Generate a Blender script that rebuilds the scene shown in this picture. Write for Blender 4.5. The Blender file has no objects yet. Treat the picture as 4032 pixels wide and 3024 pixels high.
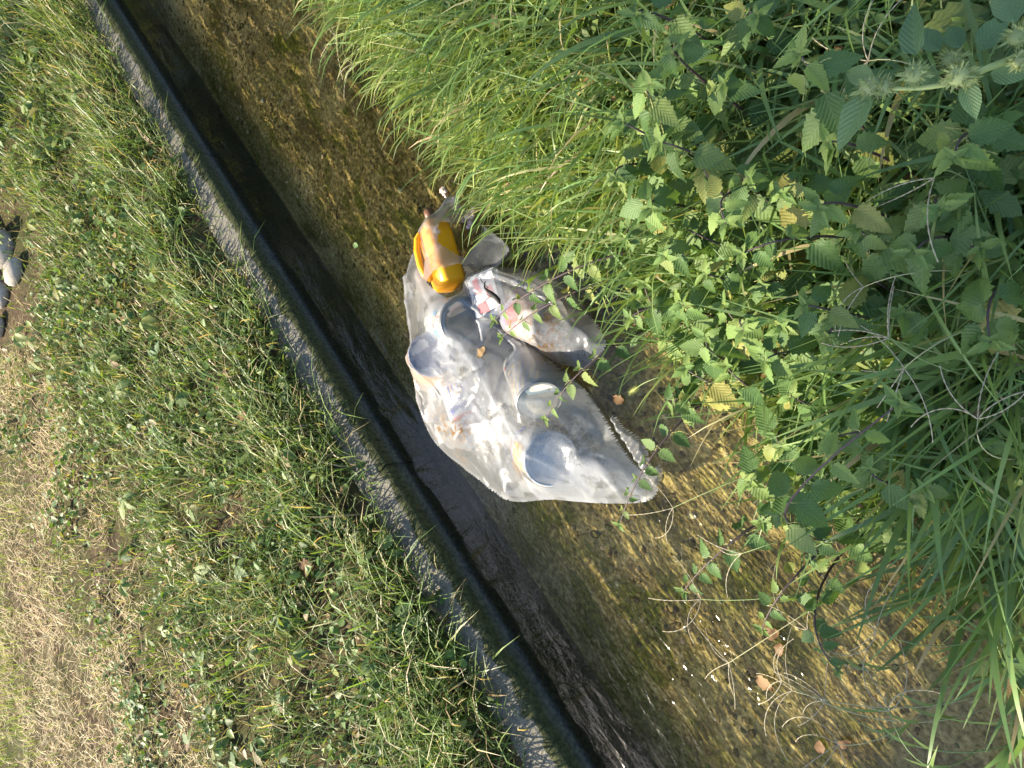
import bpy, math
import numpy as np
from mathutils import Matrix, Vector

rng = np.random.default_rng(11)
sc = bpy.context.scene
COL = sc.collection
R = math.radians

# ------------------------------------------------------------------ camera
CAM_H, PITCH, FPX = 1.85, R(50), 3030.0
S_, C_ = math.sin(PITCH), math.cos(PITCH)
cam_d = bpy.data.cameras.new('camera')
cam_d.sensor_fit = 'HORIZONTAL'; cam_d.sensor_width = 34.6; cam_d.lens = 26.0
cam_d.clip_start = 0.02; cam_d.clip_end = 400
cam = bpy.data.objects.new('camera', cam_d); COL.objects.link(cam)
cam.matrix_world = Matrix(((0, 1, 0, 0), (-S_, 0, -C_, 0), (-C_, 0, S_, CAM_H), (0, 0, 0, 1)))
sc.camera = cam

# ------------------------------------------------------------------ light
SUN_AZ, SUN_EL = R(42), R(40)          # azimuth to the left of the way the camera looks (+Y)
sun_dir = Vector((-math.sin(SUN_AZ) * math.cos(SUN_EL), math.cos(SUN_AZ) * math.cos(SUN_EL), math.sin(SUN_EL)))
sd = bpy.data.lights.new('sun', 'SUN'); sd.energy = 5.0; sd.angle = R(0.53); sd.color = (1.0, 0.88, 0.68)
sun = bpy.data.objects.new('sun', sd); COL.objects.link(sun)
sun.rotation_euler = sun_dir.to_track_quat('Z', 'Y').to_euler(); sun.location = (-6, 9, 9)
w = bpy.data.worlds.new('World'); sc.world = w; w.use_nodes = True
nt = w.node_tree; nt.nodes.clear()
sky = nt.nodes.new('ShaderNodeTexSky'); sky.sky_type = 'NISHITA'; sky.sun_disc = False
sky.sun_elevation = SUN_EL; sky.sun_rotation = -SUN_AZ
bg = nt.nodes.new('ShaderNodeBackground'); bg.inputs[1].default_value = 0.14
wo = nt.nodes.new('ShaderNodeOutputWorld')
nt.links.new(sky.outputs[0], bg.inputs[0]); nt.links.new(bg.outputs[0], wo.inputs[0])
vs = sc.view_settings
vs.view_transform = 'Standard'; vs.look = 'None'; vs.gamma = 1; vs.use_curve_mapping = False
vs.exposure = 1.6
sc.cycles.max_bounces = 10; sc.cycles.transparent_max_bounces = 40
sc.cycles.transmission_bounces = 8; sc.cycles.diffuse_bounces = 4; sc.cycles.glossy_bounces = 4
sc.cycles.use_denoising = True
sc.cycles.sample_clamp_indirect = 6.0

# ------------------------------------------------------------------ frame of the stream
KD = np.array([.7135, .7007]); KN = np.array([.7007, -.7135]); KO = np.array([0., 2.305])
MS = Matrix(((KD[0], -KN[0], 0, KO[0]), (KD[1], -KN[1], 0, KO[1]), (0, 0, 1, 0), (0, 0, 0, 1)))  # local (s, -n, z)
def W(s, n):
    s = np.asarray(s, float); n = np.asarray(n, float)
    return np.stack([KO[0] + s * KD[0] + n * KN[0], KO[1] + s * KD[1] + n * KN[1]], -1)
def SN(x, y):
    x = np.asarray(x, float); y = np.asarray(y, float) - KO[1]
    return x * KD[0] + y * KD[1], x * KN[0] + y * KN[1]
def at(x, y, z):
    """point of the place at height z that stands behind the photograph's pixel"""
    x = np.asarray(x, float); y = np.asarray(y, float); z = np.asarray(z, float)
    a = (1512 - y) / FPX; b = (x - 2016) / FPX
    t = (CAM_H - z) / (S_ + b * C_)
    return np.stack([a * t, (C_ - b * S_) * t, z + 0 * t], -1)
def V2(x, y, z): return at(x * 1.8228, y * 1.8228, z)
def px(P):
    P = np.atleast_2d(P); d = P - np.array([0, 0, CAM_H])
    zf = d[:, 1] * C_ - d[:, 2] * S_
    vv = -(d[:, 1] * S_ + d[:, 2] * C_)
    return 2016 + FPX * vv / np.maximum(zf, .05), 1512 - FPX * d[:, 0] / np.maximum(zf, .05)
def seen(P, m=350):
    x, y = px(P); return (x > -m) & (x < 4032 + m) & (y > -m) & (y < 3024 + m)

# smooth value noise, vectorised
def vnoise(x, y, seed=0):
    x = np.asarray(x, float); y = np.asarray(y, float)
    xi = np.floor(x).astype(np.int64); yi = np.floor(y).astype(np.int64)
    fx = x - xi; fy = y - yi
    fx = fx * fx * (3 - 2 * fx); fy = fy * fy * (3 - 2 * fy)
    def h(i, j):
        n = (i * 374761393 + j * 668265263 + seed * 1442695041) & 0x7fffffff
        n = ((n ^ (n >> 13)) * 1274126177) & 0x7fffffff
        return ((n ^ (n >> 16)) & 0xffff) / 65535.0
    return (h(xi, yi) * (1 - fx) + h(xi + 1, yi) * fx) * (1 - fy) + (h(xi, yi + 1) * (1 - fx) + h(xi + 1, yi + 1) * fx) * fy
def fbm(x, y, seed=0, o=4):
    r = 0; a = .5
    for i in range(o):
        r = r + a * vnoise(x * 2 ** i, y * 2 ** i, seed + i); a *= .5
    return r / (1 - .5 ** o)

# ------------------------------------------------------------------ helpers
ORD = ['topmost', 'second', 'third', 'fourth', 'fifth', 'sixth', 'seventh', 'eighth', 'ninth', 'tenth', 'eleventh', 'twelfth', 'thirteenth', 'fourteenth', 'fifteenth', 'sixteenth', 'seventeenth', 'eighteenth', 'nineteenth', 'twentieth', 'twenty-first', 'twenty-second', 'twenty-third', 'twenty-fourth', 'twenty-fifth', 'twenty-sixth']
def ranked(pts, cols):
    """for each (x, y) of the photograph: words for its upright band and its rank from the top in it"""
    band = [sum(p[0] > c for c, _ in cols[:-1]) for p in pts]; out = []
    for k, p in enumerate(pts):
        r = sum(1 for j, q in enumerate(pts) if band[j] == band[k] and (q[1], j) < (p[1], k))
        out.append((ORD[min(r, 19)], cols[band[k]][1]))
    return out
def tag(o, label=None, cat=None, group=None, kind=None):
    if label: o['label'] = label
    if cat: o['category'] = cat
    if group: o['group'] = group
    if kind: o['kind'] = kind
    return o
def mesh(name, V, F, mat=None, col=None, smooth=False, uv=None):
    me = bpy.data.meshes.new(name)
    V = np.ascontiguousarray(V, np.float32).reshape(-1, 3)
    if isinstance(F, np.ndarray): F = [F]
    F = [np.asarray(f, np.int32) for f in F if len(f)]
    lv = np.concatenate([f.ravel() for f in F]); ln = np.concatenate([np.full(len(f), f.shape[1], np.int32) for f in F])
    me.vertices.add(len(V)); me.vertices.foreach_set('co', V.ravel())
    me.loops.add(len(lv)); me.loops.foreach_set('vertex_index', lv)
    me.polygons.add(len(ln)); me.polygons.foreach_set('loop_start', np.concatenate([[0], np.cumsum(ln)[:-1]]).astype(np.int32))
    if smooth: me.polygons.foreach_set('use_smooth', np.ones(len(ln), bool))
    me.update(calc_edges=True)
    if col is not None:
        c = np.ones((len(V), 4), np.float32); col = np.asarray(col, np.float32); c[:, :col.shape[-1]] = col
        a = me.color_attributes.new('col', 'FLOAT_COLOR', 'POINT'); a.data.foreach_set('color', c.ravel())
    if uv is not None:
        u = me.uv_layers.new(name='UVMap'); u.data.foreach_set('uv', np.asarray(uv, np.float32)[lv].ravel())
    if mat: me.materials.append(mat)
    return me
def obj(name, me, parent=None, M=None):
    o = bpy.data.objects.new(name, me); COL.objects.link(o)
    if parent is not None: o.parent = parent
    if M is not None: o.matrix_basis = M
    return o
def empty(name, loc=(0, 0, 0)):
    o = bpy.data.objects.new(name, None); COL.objects.link(o); o.location = loc
    o.empty_display_size = .05
    return o
class MB:
    """collects pieces into one mesh"""
    def __init__(s): s.V = []; s.F3 = []; s.F4 = []; s.n = 0; s.C = []
    def add(s, V, F, c=None):
        V = np.asarray(V, float).reshape(-1, 3); F = np.asarray(F, int)
        (s.F3 if F.shape[1] == 3 else s.F4).append(F + s.n); s.V.append(V); s.n += len(V)
        s.C.append(np.tile(np.array(c if c is not None else (1, 1, 1), float), (len(V), 1)) if np.ndim(c) < 2 else np.asarray(c))
    def mesh(s, name, mat, smooth=False):
        F = [np.concatenate(f) for f in (s.F3, s.F4) if f]
        return mesh(name, np.concatenate(s.V), F, mat, np.concatenate(s.C), smooth)
def tube(P, r, sides=6, cap=True):
    P = np.asarray(P, float); r = np.broadcast_to(np.asarray(r, float), (len(P),))
    T = np.gradient(P, axis=0); T /= np.linalg.norm(T, axis=1)[:, None] + 1e-9
    ref = np.array([0, 0, 1.]) if abs(T[0, 2]) < .9 else np.array([1., 0, 0])
    A = np.cross(T, ref); A /= np.linalg.norm(A, axis=1)[:, None] + 1e-9; B = np.cross(T, A)
    an = np.arange(sides) * 2 * math.pi / sides
    V = P[:, None] + r[:, None, None] * (A[:, None] * np.cos(an)[None, :, None] + B[:, None] * np.sin(an)[None, :, None])
    k = len(P); i = np.arange(k - 1)[:, None] * sides; j = np.arange(sides)[None]
    F = np.stack([i + j, i + (j + 1) % sides, i + sides + (j + 1) % sides, i + sides + j], -1).reshape(-1, 4)
    return V.reshape(-1, 3), F
def lathe(prof, sides=40):
    """prof: list of (r, z); axis +Z"""
    prof = np.asarray(prof, float); an = np.arange(sides) * 2 * math.pi / sides
    V = np.stack([prof[:, None, 0] * np.cos(an), prof[:, None, 0] * np.sin(an), prof[:, None, 1] + 0 * an], -1)
    k = len(prof); i = np.arange(k - 1)[:, None] * sides; j = np.arange(sides)[None]
    F = np.stack([i + j, i + (j + 1) % sides, i + sides + (j + 1) % sides, i + sides + j], -1).reshape(-1, 4)
    return V.reshape(-1, 3), F
def axisM(loc, zdir, roll=0):
    z = Vector(zdir).normalized()
    q = z.to_track_quat('Z', 'Y').to_matrix().to_4x4()
    return Matrix.Translation(Vector(loc)) @ q @ Matrix.Rotation(roll, 4, 'Z')
def blades(P, az, L, Wd, t0, t1, c0, c1, K=4, twist=None, pw=1.3, zmin=None):
    """strips of grass: base points, heading, length, width, lean at base and tip, colour at base and tip"""
    N = len(P); t = np.linspace(0, 1, K + 1)
    th = t0[:, None] + (t1 - t0)[:, None] * t[None] ** pw
    d = np.stack([np.sin(th) * np.cos(az)[:, None], np.sin(th) * np.sin(az)[:, None], np.cos(th)], -1)
    step = d[:, :-1] * (L / K)[:, None, None]
    Q = np.concatenate([np.zeros((N, 1, 3)), np.cumsum(step, 1)], 1) + P[:, None]
    if zmin is not None: Q[..., 2] = np.maximum(Q[..., 2], zmin)
    side = np.stack([-np.sin(az), np.cos(az), 0 * az], -1)[:, None]
    nor = np.cross(d, np.broadcast_to(side, d.shape))
    tw = (np.zeros(N) if twist is None else twist)[:, None] + 0.5 * t[None] * (rng.random(N)[:, None] - .5)
    sv = side * np.cos(tw)[..., None] + nor * np.sin(tw)[..., None]
    prof = np.minimum(1, .55 + 1.6 * t) * (1 - t ** 2.4) + .03
    sv = sv * (Wd[:, None] * prof[None] * .5)[..., None]
    V = np.stack([Q - sv, Q + sv], 2).reshape(-1, 3)
    i = (np.arange(N) * (K + 1) * 2)[:, None] + np.arange(K)[None] * 2
    F = np.stack([i, i + 1, i + 3, i + 2], -1).reshape(-1, 4)
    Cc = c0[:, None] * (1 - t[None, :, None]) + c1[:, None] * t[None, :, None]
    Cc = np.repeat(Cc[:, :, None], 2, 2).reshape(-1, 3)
    return V, F, Cc
def mixcol(N, cols, w=None, jit=.25):
    cols = np.asarray(cols); k = rng.choice(len(cols), N, p=w)
    return cols[k] * (1 + jit * (rng.random((N, 1)) * 2 - 1)) * (1 + .1 * (rng.random((N, 3)) * 2 - 1))

# ------------------------------------------------------------------ materials
class NT:
    def __init__(s, name):
        s.m = bpy.data.materials.new(name); s.m.use_nodes = True; s.t = s.m.node_tree; s.t.nodes.clear()
        s.out = s.n('OutputMaterial')
    def n(s, typ, **kw):
        nd = s.t.nodes.new('ShaderNode' + typ)
        for k, v in kw.items():
            if hasattr(nd, k): setattr(nd, k, v)
        return nd
    def l(s, a, b): s.t.links.new(a, b)
    def set(s, sock, v):
        if hasattr(v, 'is_output') or isinstance(v, bpy.types.NodeSocket): s.l(v, sock)
        elif isinstance(v, (tuple, list)) and len(v) == 3 and sock.type == 'RGBA': sock.default_value = (*v, 1)
        else: sock.default_value = v
    def coords(s, scale=(1, 1, 1), which='Object', loc=(0, 0, 0)):
        tc = s.n('TexCoord'); mp = s.n('Mapping'); s.l(tc.outputs[which], mp.inputs[0])
        mp.inputs['Scale'].default_value = scale; mp.inputs['Location'].default_value = loc
        return mp.outputs[0]
    def noise(s, vec, scale, detail=4, rough=.55, dist=0):
        nd = s.n('TexNoise'); s.l(vec, nd.inputs['Vector']); nd.inputs['Scale'].default_value = scale
        nd.inputs['Detail'].default_value = detail; nd.inputs['Roughness'].default_value = rough
        nd.inputs['Distortion'].default_value = dist; return nd.outputs['Fac']
    def ramp(s, fac, stops):
        nd = s.n('ValToRGB'); s.l(fac, nd.inputs[0]); e = nd.color_ramp.elements
        while len(e) < len(stops): e.new(.5)
        for k, (p, c) in enumerate(stops):
            e[k].position = p; e[k].color = (*c, 1) if len(c) == 3 else c
        return nd.outputs[0]
    def val(s, fac, a, b):
        return s.ramp(fac, [(a, (0, 0, 0)), (b, (1, 1, 1))])
    def mix(s, f, a, b, mode='MIX'):
        nd = s.n('Mix'); nd.data_type = 'RGBA'; nd.blend_type = mode
        s.set(nd.inputs[0], f); s.set(nd.inputs[6], a); s.set(nd.inputs[7], b); return nd.outputs[2]
    def math(s, op, a, b=0.0):
        nd = s.n('Math'); nd.operation = op; s.set(nd.inputs[0], a); s.set(nd.inputs[1], b); return nd.outputs[0]
    def bump(s, h, strength=.3, dist=.01, normal=None):
        nd = s.n('Bump'); s.l(h, nd.inputs['Height']); nd.inputs['Strength'].default_value = strength
        nd.inputs['Distance'].default_value = dist
        if normal is not None: s.l(normal, nd.inputs['Normal'])
        return nd.outputs[0]
    def bsdf(s, color, rough=.6, normal=None, spec=.4, metal=0, **kw):
        b = s.n('BsdfPrincipled'); s.set(b.inputs['Base Color'], color); s.set(b.inputs['Roughness'], rough)
        b.inputs['Specular IOR Level'].default_value = spec; b.inputs['Metallic'].default_value = metal
        if normal is not None: s.l(normal, b.inputs['Normal'])
        for k, v in kw.items(): s.set(b.inputs[k], v)
        return b.outputs[0]
    def mixs(s, f, a, b):
        nd = s.n('MixShader'); s.set(nd.inputs[0], f); s.l(a, nd.inputs[1]); s.l(b, nd.inputs[2]); return nd.outputs[0]
    def done(s, sh): s.l(sh, s.out.inputs[0]); return s.m

def foliage_mat(name, transl=.4, rough=.5, vein=False, hue=None, spec=.35, tint=(1.15, 1.1, .55)):
    """thin leaf: takes its own colour from the attribute, or from hue, and lets light through"""
    m = NT(name)
    if hue is None:
        a = m.n('Attribute'); a.attribute_name = 'col'; c = a.outputs['Color']
    else:
        oi = m.n('ObjectInfo'); c = m.ramp(oi.outputs['Random'], hue)
    nrm = None
    if vein:
        uv = m.n('TexCoord').outputs['UV']
        sp = m.n('SeparateXYZ'); m.l(uv, sp.inputs[0])
        ax = m.math('ABSOLUTE', m.math('SUBTRACT', sp.outputs[0], .5))
        ph = m.math('SUBTRACT', m.math('MULTIPLY', sp.outputs[1], 8.0), m.math('MULTIPLY', ax, 7.0))
        fr = m.math('ABSOLUTE', m.math('SUBTRACT', m.math('FRACT', ph), .5))
        v1 = m.val(fr, .0, .13); v2 = m.val(ax, .0, .035)
        ve = m.math('MULTIPLY', v1, v2)
        c = m.mix(ve, m.mix(.3, c, (.24, .33, .12)), c)
        nz = m.noise(m.coords((1, 1, 1), 'UV'), 22, 3)
        c = m.mix(m.val(nz, .3, .75), m.mix(.3, c, (.0, .0, .0)), c)
        nrm = m.bump(m.math('ADD', fr, m.math('MULTIPLY', nz, .5)), .35, .004)
    else:
        nz = m.noise(m.coords((1, 1, 1), 'Object'), 60, 2)
        c = m.mix(m.math('MULTIPLY', m.val(nz, .35, .7), .25), c, (.25, .27, .08))
    b = m.bsdf(c, rough, nrm, spec)
    t = m.n('BsdfTranslucent'); m.l(m.mix(1.0, c, tint, 'MULTIPLY'), t.inputs[0])
    return m.done(m.mixs(transl, b, t.outputs[0]))

def plain(name, color, rough=.6, spec=.4, metal=0, var=.15, scale=30, bump=0, dirt=None):
    m = NT(name); co = m.coords()
    nz = m.noise(co, scale, 5)
    c = m.mix(m.math('MULTIPLY', m.val(nz, .3, .7), var), color, tuple(x * .4 for x in color))
    if dirt:
        d = m.noise(co, dirt[1], 6, .65, .6); c = m.mix(m.val(d, dirt[2], dirt[2] + .12), c, dirt[0])
    return m.done(m.bsdf(c, rough, m.bump(nz, bump, .004) if bump else None, spec, metal))

M_grass = foliage_mat('grass_blade', .42, .42)
M_straw = foliage_mat('dry_straw', .3, .6, tint=(1.05, 1, .8))
M_small = foliage_mat('small_leaf', .38, .5)
M_nettle = foliage_mat('nettle_leaf', .35, .5, True, [(0, (.075, .15, .04)), (.45, (.11, .2, .055)), (.8, (.17, .25, .07)), (.93, (.25, .3, .08)), (1, (.4, .36, .1))])
M_nettle_y = foliage_mat('young_nettle_leaf', .4, .5, True, [(0, (.17, .29, .075)), (1, (.26, .36, .09))])
M_creep = foliage_mat('creeper_leaf', .35, .5, True, [(0, (.09, .16, .045)), (.4, (.14, .22, .06)), (.75, (.23, .28, .07)), (.93, (.22, .2, .06)), (1, (.22, .11, .06))])
M_pig = foliage_mat('pigweed_leaf', .3, .55, True, [(0, (.09, .17, .07)), (.7, (.13, .23, .09)), (1, (.22, .32, .13))])
M_coarse = foliage_mat('coarse_blade', .35, .4, False, [(0, (.06, .15, .05)), (.5, (.09, .2, .065)), (.85, (.14, .25, .07)), (1, (.3, .3, .1))])
M_dead = foliage_mat('dead_leaf', .2, .7, False, [(0, (.15, .065, .035)), (.5, (.22, .115, .055)), (1, (.36, .24, .13))])
M_flower = foliage_mat('nettle_flower', .3, .7, False, [(0, (.26, .3, .1)), (1, (.42, .42, .16))])
M_fuzz = foliage_mat('pigweed_flower', .3, .8, False, [(0, (.3, .36, .15)), (1, (.4, .45, .2))])
M_stem_d = plain('nettle_stem', (.075, .05, .05), .6)
M_stem_g = plain('green_stem', (.2, .27, .1), .55)
M_stem_p = plain('crabgrass_stem', (.4, .38, .2), .55)
M_spike = plain('crabgrass_spike', (.42, .36, .24), .7, var=.6, scale=300)
M_stone = plain('stone', (.3, .26, .2), .8, var=.5, scale=25, bump=.4)
M_foam = plain('foam', (.62, .44, .4), .9, var=.2, scale=80)

# ---- ground
m = NT('soil'); co = m.coords()
n1 = m.noise(co, 3, 6); n2 = m.noise(co, 40, 5)
c = m.ramp(n2, [(.3, (.028, .02, .012)), (.55, (.07, .05, .028)), (.75, (.14, .1, .055))])
c = m.mix(m.val(n1, .4, .65), c, (.05, .05, .018))
M_soil = m.done(m.bsdf(c, .95, m.bump(n2, .8, .01), .1))
m = NT('dry_soil'); co = m.coords()
n2 = m.noise(co, 60, 6)
c = m.ramp(n2, [(.3, (.07, .05, .03)), (.55, (.19, .14, .08)), (.75, (.34, .27, .16))])
M_dry = m.done(m.bsdf(c, .95, m.bump(n2, .8, .01), .1))
# ---- stream bed
m = NT('stream_bed'); co = m.coords((.6, 1, 1)); co2 = m.coords((.85, 1, 1))
nA = m.noise(co, 3.6, 6, .6, .9); nB = m.noise(co, 11, 6, .68, .8); nC = m.noise(co2, 75, 3, .6, .4); nD = m.noise(co, 2.1, 4, .6, .5); nE = m.noise(co2, 30, 4, .6, .6)
c = m.ramp(nC, [(.30, (.07, .05, .02)), (.44, (.24, .175, .07)), (.57, (.4, .31, .14)), (.70, (.6, .52, .34))])
c = m.mix(m.math('MULTIPLY', m.val(nE, .46, .60), .6), c, m.mix(m.val(nC, .4, .65), (.04, .028, .01), (.2, .135, .05)))
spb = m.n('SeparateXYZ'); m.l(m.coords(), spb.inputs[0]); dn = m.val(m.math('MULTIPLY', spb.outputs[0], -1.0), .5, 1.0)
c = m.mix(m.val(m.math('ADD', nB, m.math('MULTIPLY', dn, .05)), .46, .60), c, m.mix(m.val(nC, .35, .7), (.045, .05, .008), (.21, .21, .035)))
c = m.mix(m.math('MULTIPLY', m.val(nA, .52, .62), .75), c, m.mix(m.val(nE, .35, .7), (.02, .018, .006), (.11, .08, .03)))
c = m.mix(m.math('MULTIPLY', m.val(nD, .47, .58), .75), c, m.mix(m.val(nC, .35, .7), (.24, .175, .07), (.72, .6, .36)))  # golden patches in natural bed tones, with sunlit dapples painted into the colour
c = m.mix(1.0, c, (1.02, 1.0, .9), 'MULTIPLY')
M_bed = m.done(m.bsdf(c, .8, m.bump(m.math('ADD', nB, m.math('ADD', nE, m.math('MULTIPLY', nC, .5))), .5, .006), .2))
# ---- water
m = NT('water'); co = m.coords((.33, 1, 1)); co3 = m.coords((.6, 1, 1))
w1 = m.noise(co, 26, 3, .5, .5); w2 = m.noise(co3, 90, 3, .5, .3)
at_ = m.n('Attribute'); at_.attribute_name = 'col'
h = m.math('ADD', m.math('MULTIPLY', w1, 1.0), m.math('MULTIPLY', w2, .35))
bp = m.n('Bump'); m.l(h, bp.inputs['Height']); bp.inputs['Distance'].default_value = .007
m.l(at_.outputs['Fac'], bp.inputs['Strength'])
fr = m.n('Fresnel'); fr.inputs[0].default_value = 1.33; m.l(bp.outputs[0], fr.inputs['Normal'])
gl = m.n('BsdfGlossy'); gl.inputs['Roughness'].default_value = .07; m.l(bp.outputs[0], gl.inputs['Normal'])
tr = m.n('BsdfTransparent'); tr.inputs[0].default_value = (.86, .86, .74, 1)
rf = m.n('BsdfRefraction'); rf.inputs['IOR'].default_value = 1.33; rf.inputs['Color'].default_value = (.86, .86, .74, 1); rf.inputs['Roughness'].default_value = 0
m.l(bp.outputs[0], rf.inputs['Normal'])
M_water = m.done(m.mixs(fr.outputs[0], m.mixs(.08, tr.outputs[0], rf.outputs[0]), gl.outputs[0]))
# ---- concrete kerb
m = NT('mossy_concrete'); co = m.coords()
n1 = m.noise(co, 9, 6, .65); n2 = m.noise(co, 70, 5, .6); n3 = m.noise(co, 230, 2)
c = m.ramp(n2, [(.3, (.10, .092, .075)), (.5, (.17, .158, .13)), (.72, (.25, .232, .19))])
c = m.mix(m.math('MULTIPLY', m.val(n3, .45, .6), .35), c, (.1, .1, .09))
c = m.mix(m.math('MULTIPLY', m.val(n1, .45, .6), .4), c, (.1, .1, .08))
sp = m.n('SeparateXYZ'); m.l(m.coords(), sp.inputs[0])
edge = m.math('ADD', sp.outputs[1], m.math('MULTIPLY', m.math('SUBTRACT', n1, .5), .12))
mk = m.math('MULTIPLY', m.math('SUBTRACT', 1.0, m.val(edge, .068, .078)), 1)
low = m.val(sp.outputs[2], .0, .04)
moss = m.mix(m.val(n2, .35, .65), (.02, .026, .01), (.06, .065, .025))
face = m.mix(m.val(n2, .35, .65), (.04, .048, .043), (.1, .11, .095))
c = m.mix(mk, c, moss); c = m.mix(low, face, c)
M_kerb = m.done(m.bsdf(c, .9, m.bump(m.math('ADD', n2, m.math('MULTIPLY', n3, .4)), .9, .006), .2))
# ---- plastic film
def film_mat(name, haze, rough=.28, stain=True):
    m = NT(name); co = m.coords()
    nz = m.noise(co, 7, 5, .6, 1.2); nf = m.noise(co, 95, 4, .6, .4); cl = m.noise(co, 16, 5, .6, 2.0)
    a = m.n('Attribute'); a.attribute_name = 'col'
    sp = m.n('SeparateColor'); m.l(a.outputs['Color'], sp.inputs[0])     # r: folded thickness, g: rust stain, b: droplets
    den = m.math('ADD', haze, m.math('MULTIPLY', m.math('SUBTRACT', nz, .5), .45))
    den = m.math('ADD', den, m.math('MULTIPLY', sp.outputs[0], .4))
    drop = m.math('MULTIPLY', sp.outputs[2], m.val(nf, .48, .6)); den = m.math('ADD', den, m.math('MULTIPLY', drop, .35))
    st = m.math('MULTIPLY', sp.outputs[1], m.val(m.noise(co, 45, 6, .7, .8), .47, .56))
    den = m.math('ADD', den, m.math('MULTIPLY', st, .6))
    nd = m.n('Clamp'); m.l(den, nd.inputs[0]); nd.inputs[1].default_value = .06; nd.inputs[2].default_value = .92
    h = m.math('ADD', m.math('MULTIPLY', m.noise(co, 30, 3, .5, 1.5), 1.), m.math('MULTIPLY', nf, .12))
    b = m.bump(h, .2, .006)
    df = m.n('BsdfDiffuse'); m.l(b, df.inputs['Normal'])
    colr = m.mix(st, (.58, .60, .63), m.mix(nf, (.16, .07, .015), (.5, .3, .1)))
    m.l(colr, df.inputs[0])
    tl = m.n('BsdfTranslucent'); m.l(colr, tl.inputs[0]); m.l(b, tl.inputs['Normal'])
    tr = m.n('BsdfTransparent'); tr.inputs[0].default_value = (.97, .97, .97, 1)
    body = m.mixs(nd.outputs[0], tr.outputs[0], m.mixs(.68, df.outputs[0], tl.outputs[0]))
    gl = m.n('BsdfGlossy'); gl.inputs['Roughness'].default_value = rough; m.l(b, gl.inputs['Normal'])
    fr = m.n('Fresnel'); fr.inputs[0].default_value = 1.5; m.l(b, fr.inputs['Normal'])
    return m.done(m.mixs(m.math('MULTIPLY', fr.outputs[0], .6), body, gl.outputs[0]))
M_film = film_mat('clear_plastic_film', .36)
M_film_in = film_mat('milky_plastic_film', .36)
M_film_lo = film_mat('wet_plastic_film', .15)

# ================================================================== THE SETTING
def near_edge(s):   # where the near bank meets the water
    return 1.06 + .20 * np.clip((-1.35 - np.asarray(s)) / .45, 0, 1) + .10 * (fbm(np.asarray(s) * 1.3 + 5, 0 * np.asarray(s) + 2, 3) - .5) * 2
def bank_z(s, n):
    e = near_edge(s); d = n - e
    z = np.interp(d, [-.3, -.08, 0, .12, .35, .75, 1.5, 40], [-.16, -.10, -.02, .12, .25, .34, .38, .5])
    return z + .05 * (fbm(s * 3, n * 3, 9) - .5)
def far_z(s, n):
    z = np.interp(-n, [.1, .17, .4, 1.0, 2.0, 4, 60], [.03, .055, .14, .2, .22, .25, .6])
    return z + .03 * (fbm(s * 2.5 + 3, n * 2.5, 21) - .5)
def sheet(name, ss, nn, zf, mat, attr=None):
    S, N = np.meshgrid(ss, nn, indexing='ij'); Z = zf(S, N)
    V = np.stack([S, -N, Z], -1).reshape(-1, 3)
    a, b = len(ss), len(nn); i = np.arange(a - 1)[:, None] * b; j = np.arange(b - 1)[None]
    F = np.stack([i + j, i + j + 1, i + b + j + 1, i + b + j], -1).reshape(-1, 4)
    if nn[1] < nn[0]: F = F[:, ::-1]
    me = mesh(name, V, F, mat, smooth=True, col=None if attr is None else np.repeat(attr(S, N).reshape(-1, 1), 3, 1))
    o = obj(name, me, M=MS); return tag(o, kind='structure')
far_s = np.concatenate([np.linspace(-60, -4, 12), np.linspace(-3.5, 6, 150), np.linspace(7, 60, 12)])
g = sheet('far_bank_ground', far_s, -np.concatenate([np.linspace(.1, 3.4, 70), np.linspace(3.8, 60, 16)]), far_z, M_soil)
sheet('near_bank_ground', far_s, np.concatenate([np.linspace(.78, 2.6, 60), np.linspace(3, 60, 14)]), bank_z, M_soil)
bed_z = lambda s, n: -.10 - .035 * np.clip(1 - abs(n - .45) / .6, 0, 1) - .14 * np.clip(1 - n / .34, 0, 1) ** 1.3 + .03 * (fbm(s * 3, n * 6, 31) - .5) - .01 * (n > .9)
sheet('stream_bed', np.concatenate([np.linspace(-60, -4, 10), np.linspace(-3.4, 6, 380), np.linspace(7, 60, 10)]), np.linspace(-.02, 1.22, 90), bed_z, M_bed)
def rough_w(s, n):     # how broken the surface runs: calm above the bag, broken below it
    a = np.clip((-.75 - s) / .5, 0, 1) * np.clip((n - .15) / .5, .1, 1)
    b = np.exp(-(((s + .95) / .35) ** 2 + ((n - .72) / .3) ** 2))
    return np.clip(.13 + .3 * a + .3 * b, 0, 1)
def water_z(s, n):
    r = rough_w(s, n); k = np.clip(1 - abs(s) / 12, 0, 1)
    z = .005 * (fbm(s * 7 + 1.5 * fbm(s * 3, n * 3, 5), n * 22, 41, 3) - .5) + .003 * (fbm(s * 20, n * 44, 44, 2) - .5)
    return z * (.15 + r) * k
wt = sheet('stream_water', np.concatenate([np.linspace(-60, -4, 10), np.linspace(-3.2, 4.6, 640), np.linspace(5, 60, 10)]), np.linspace(-.01, 1.3, 160), water_z, M_water, rough_w)

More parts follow.
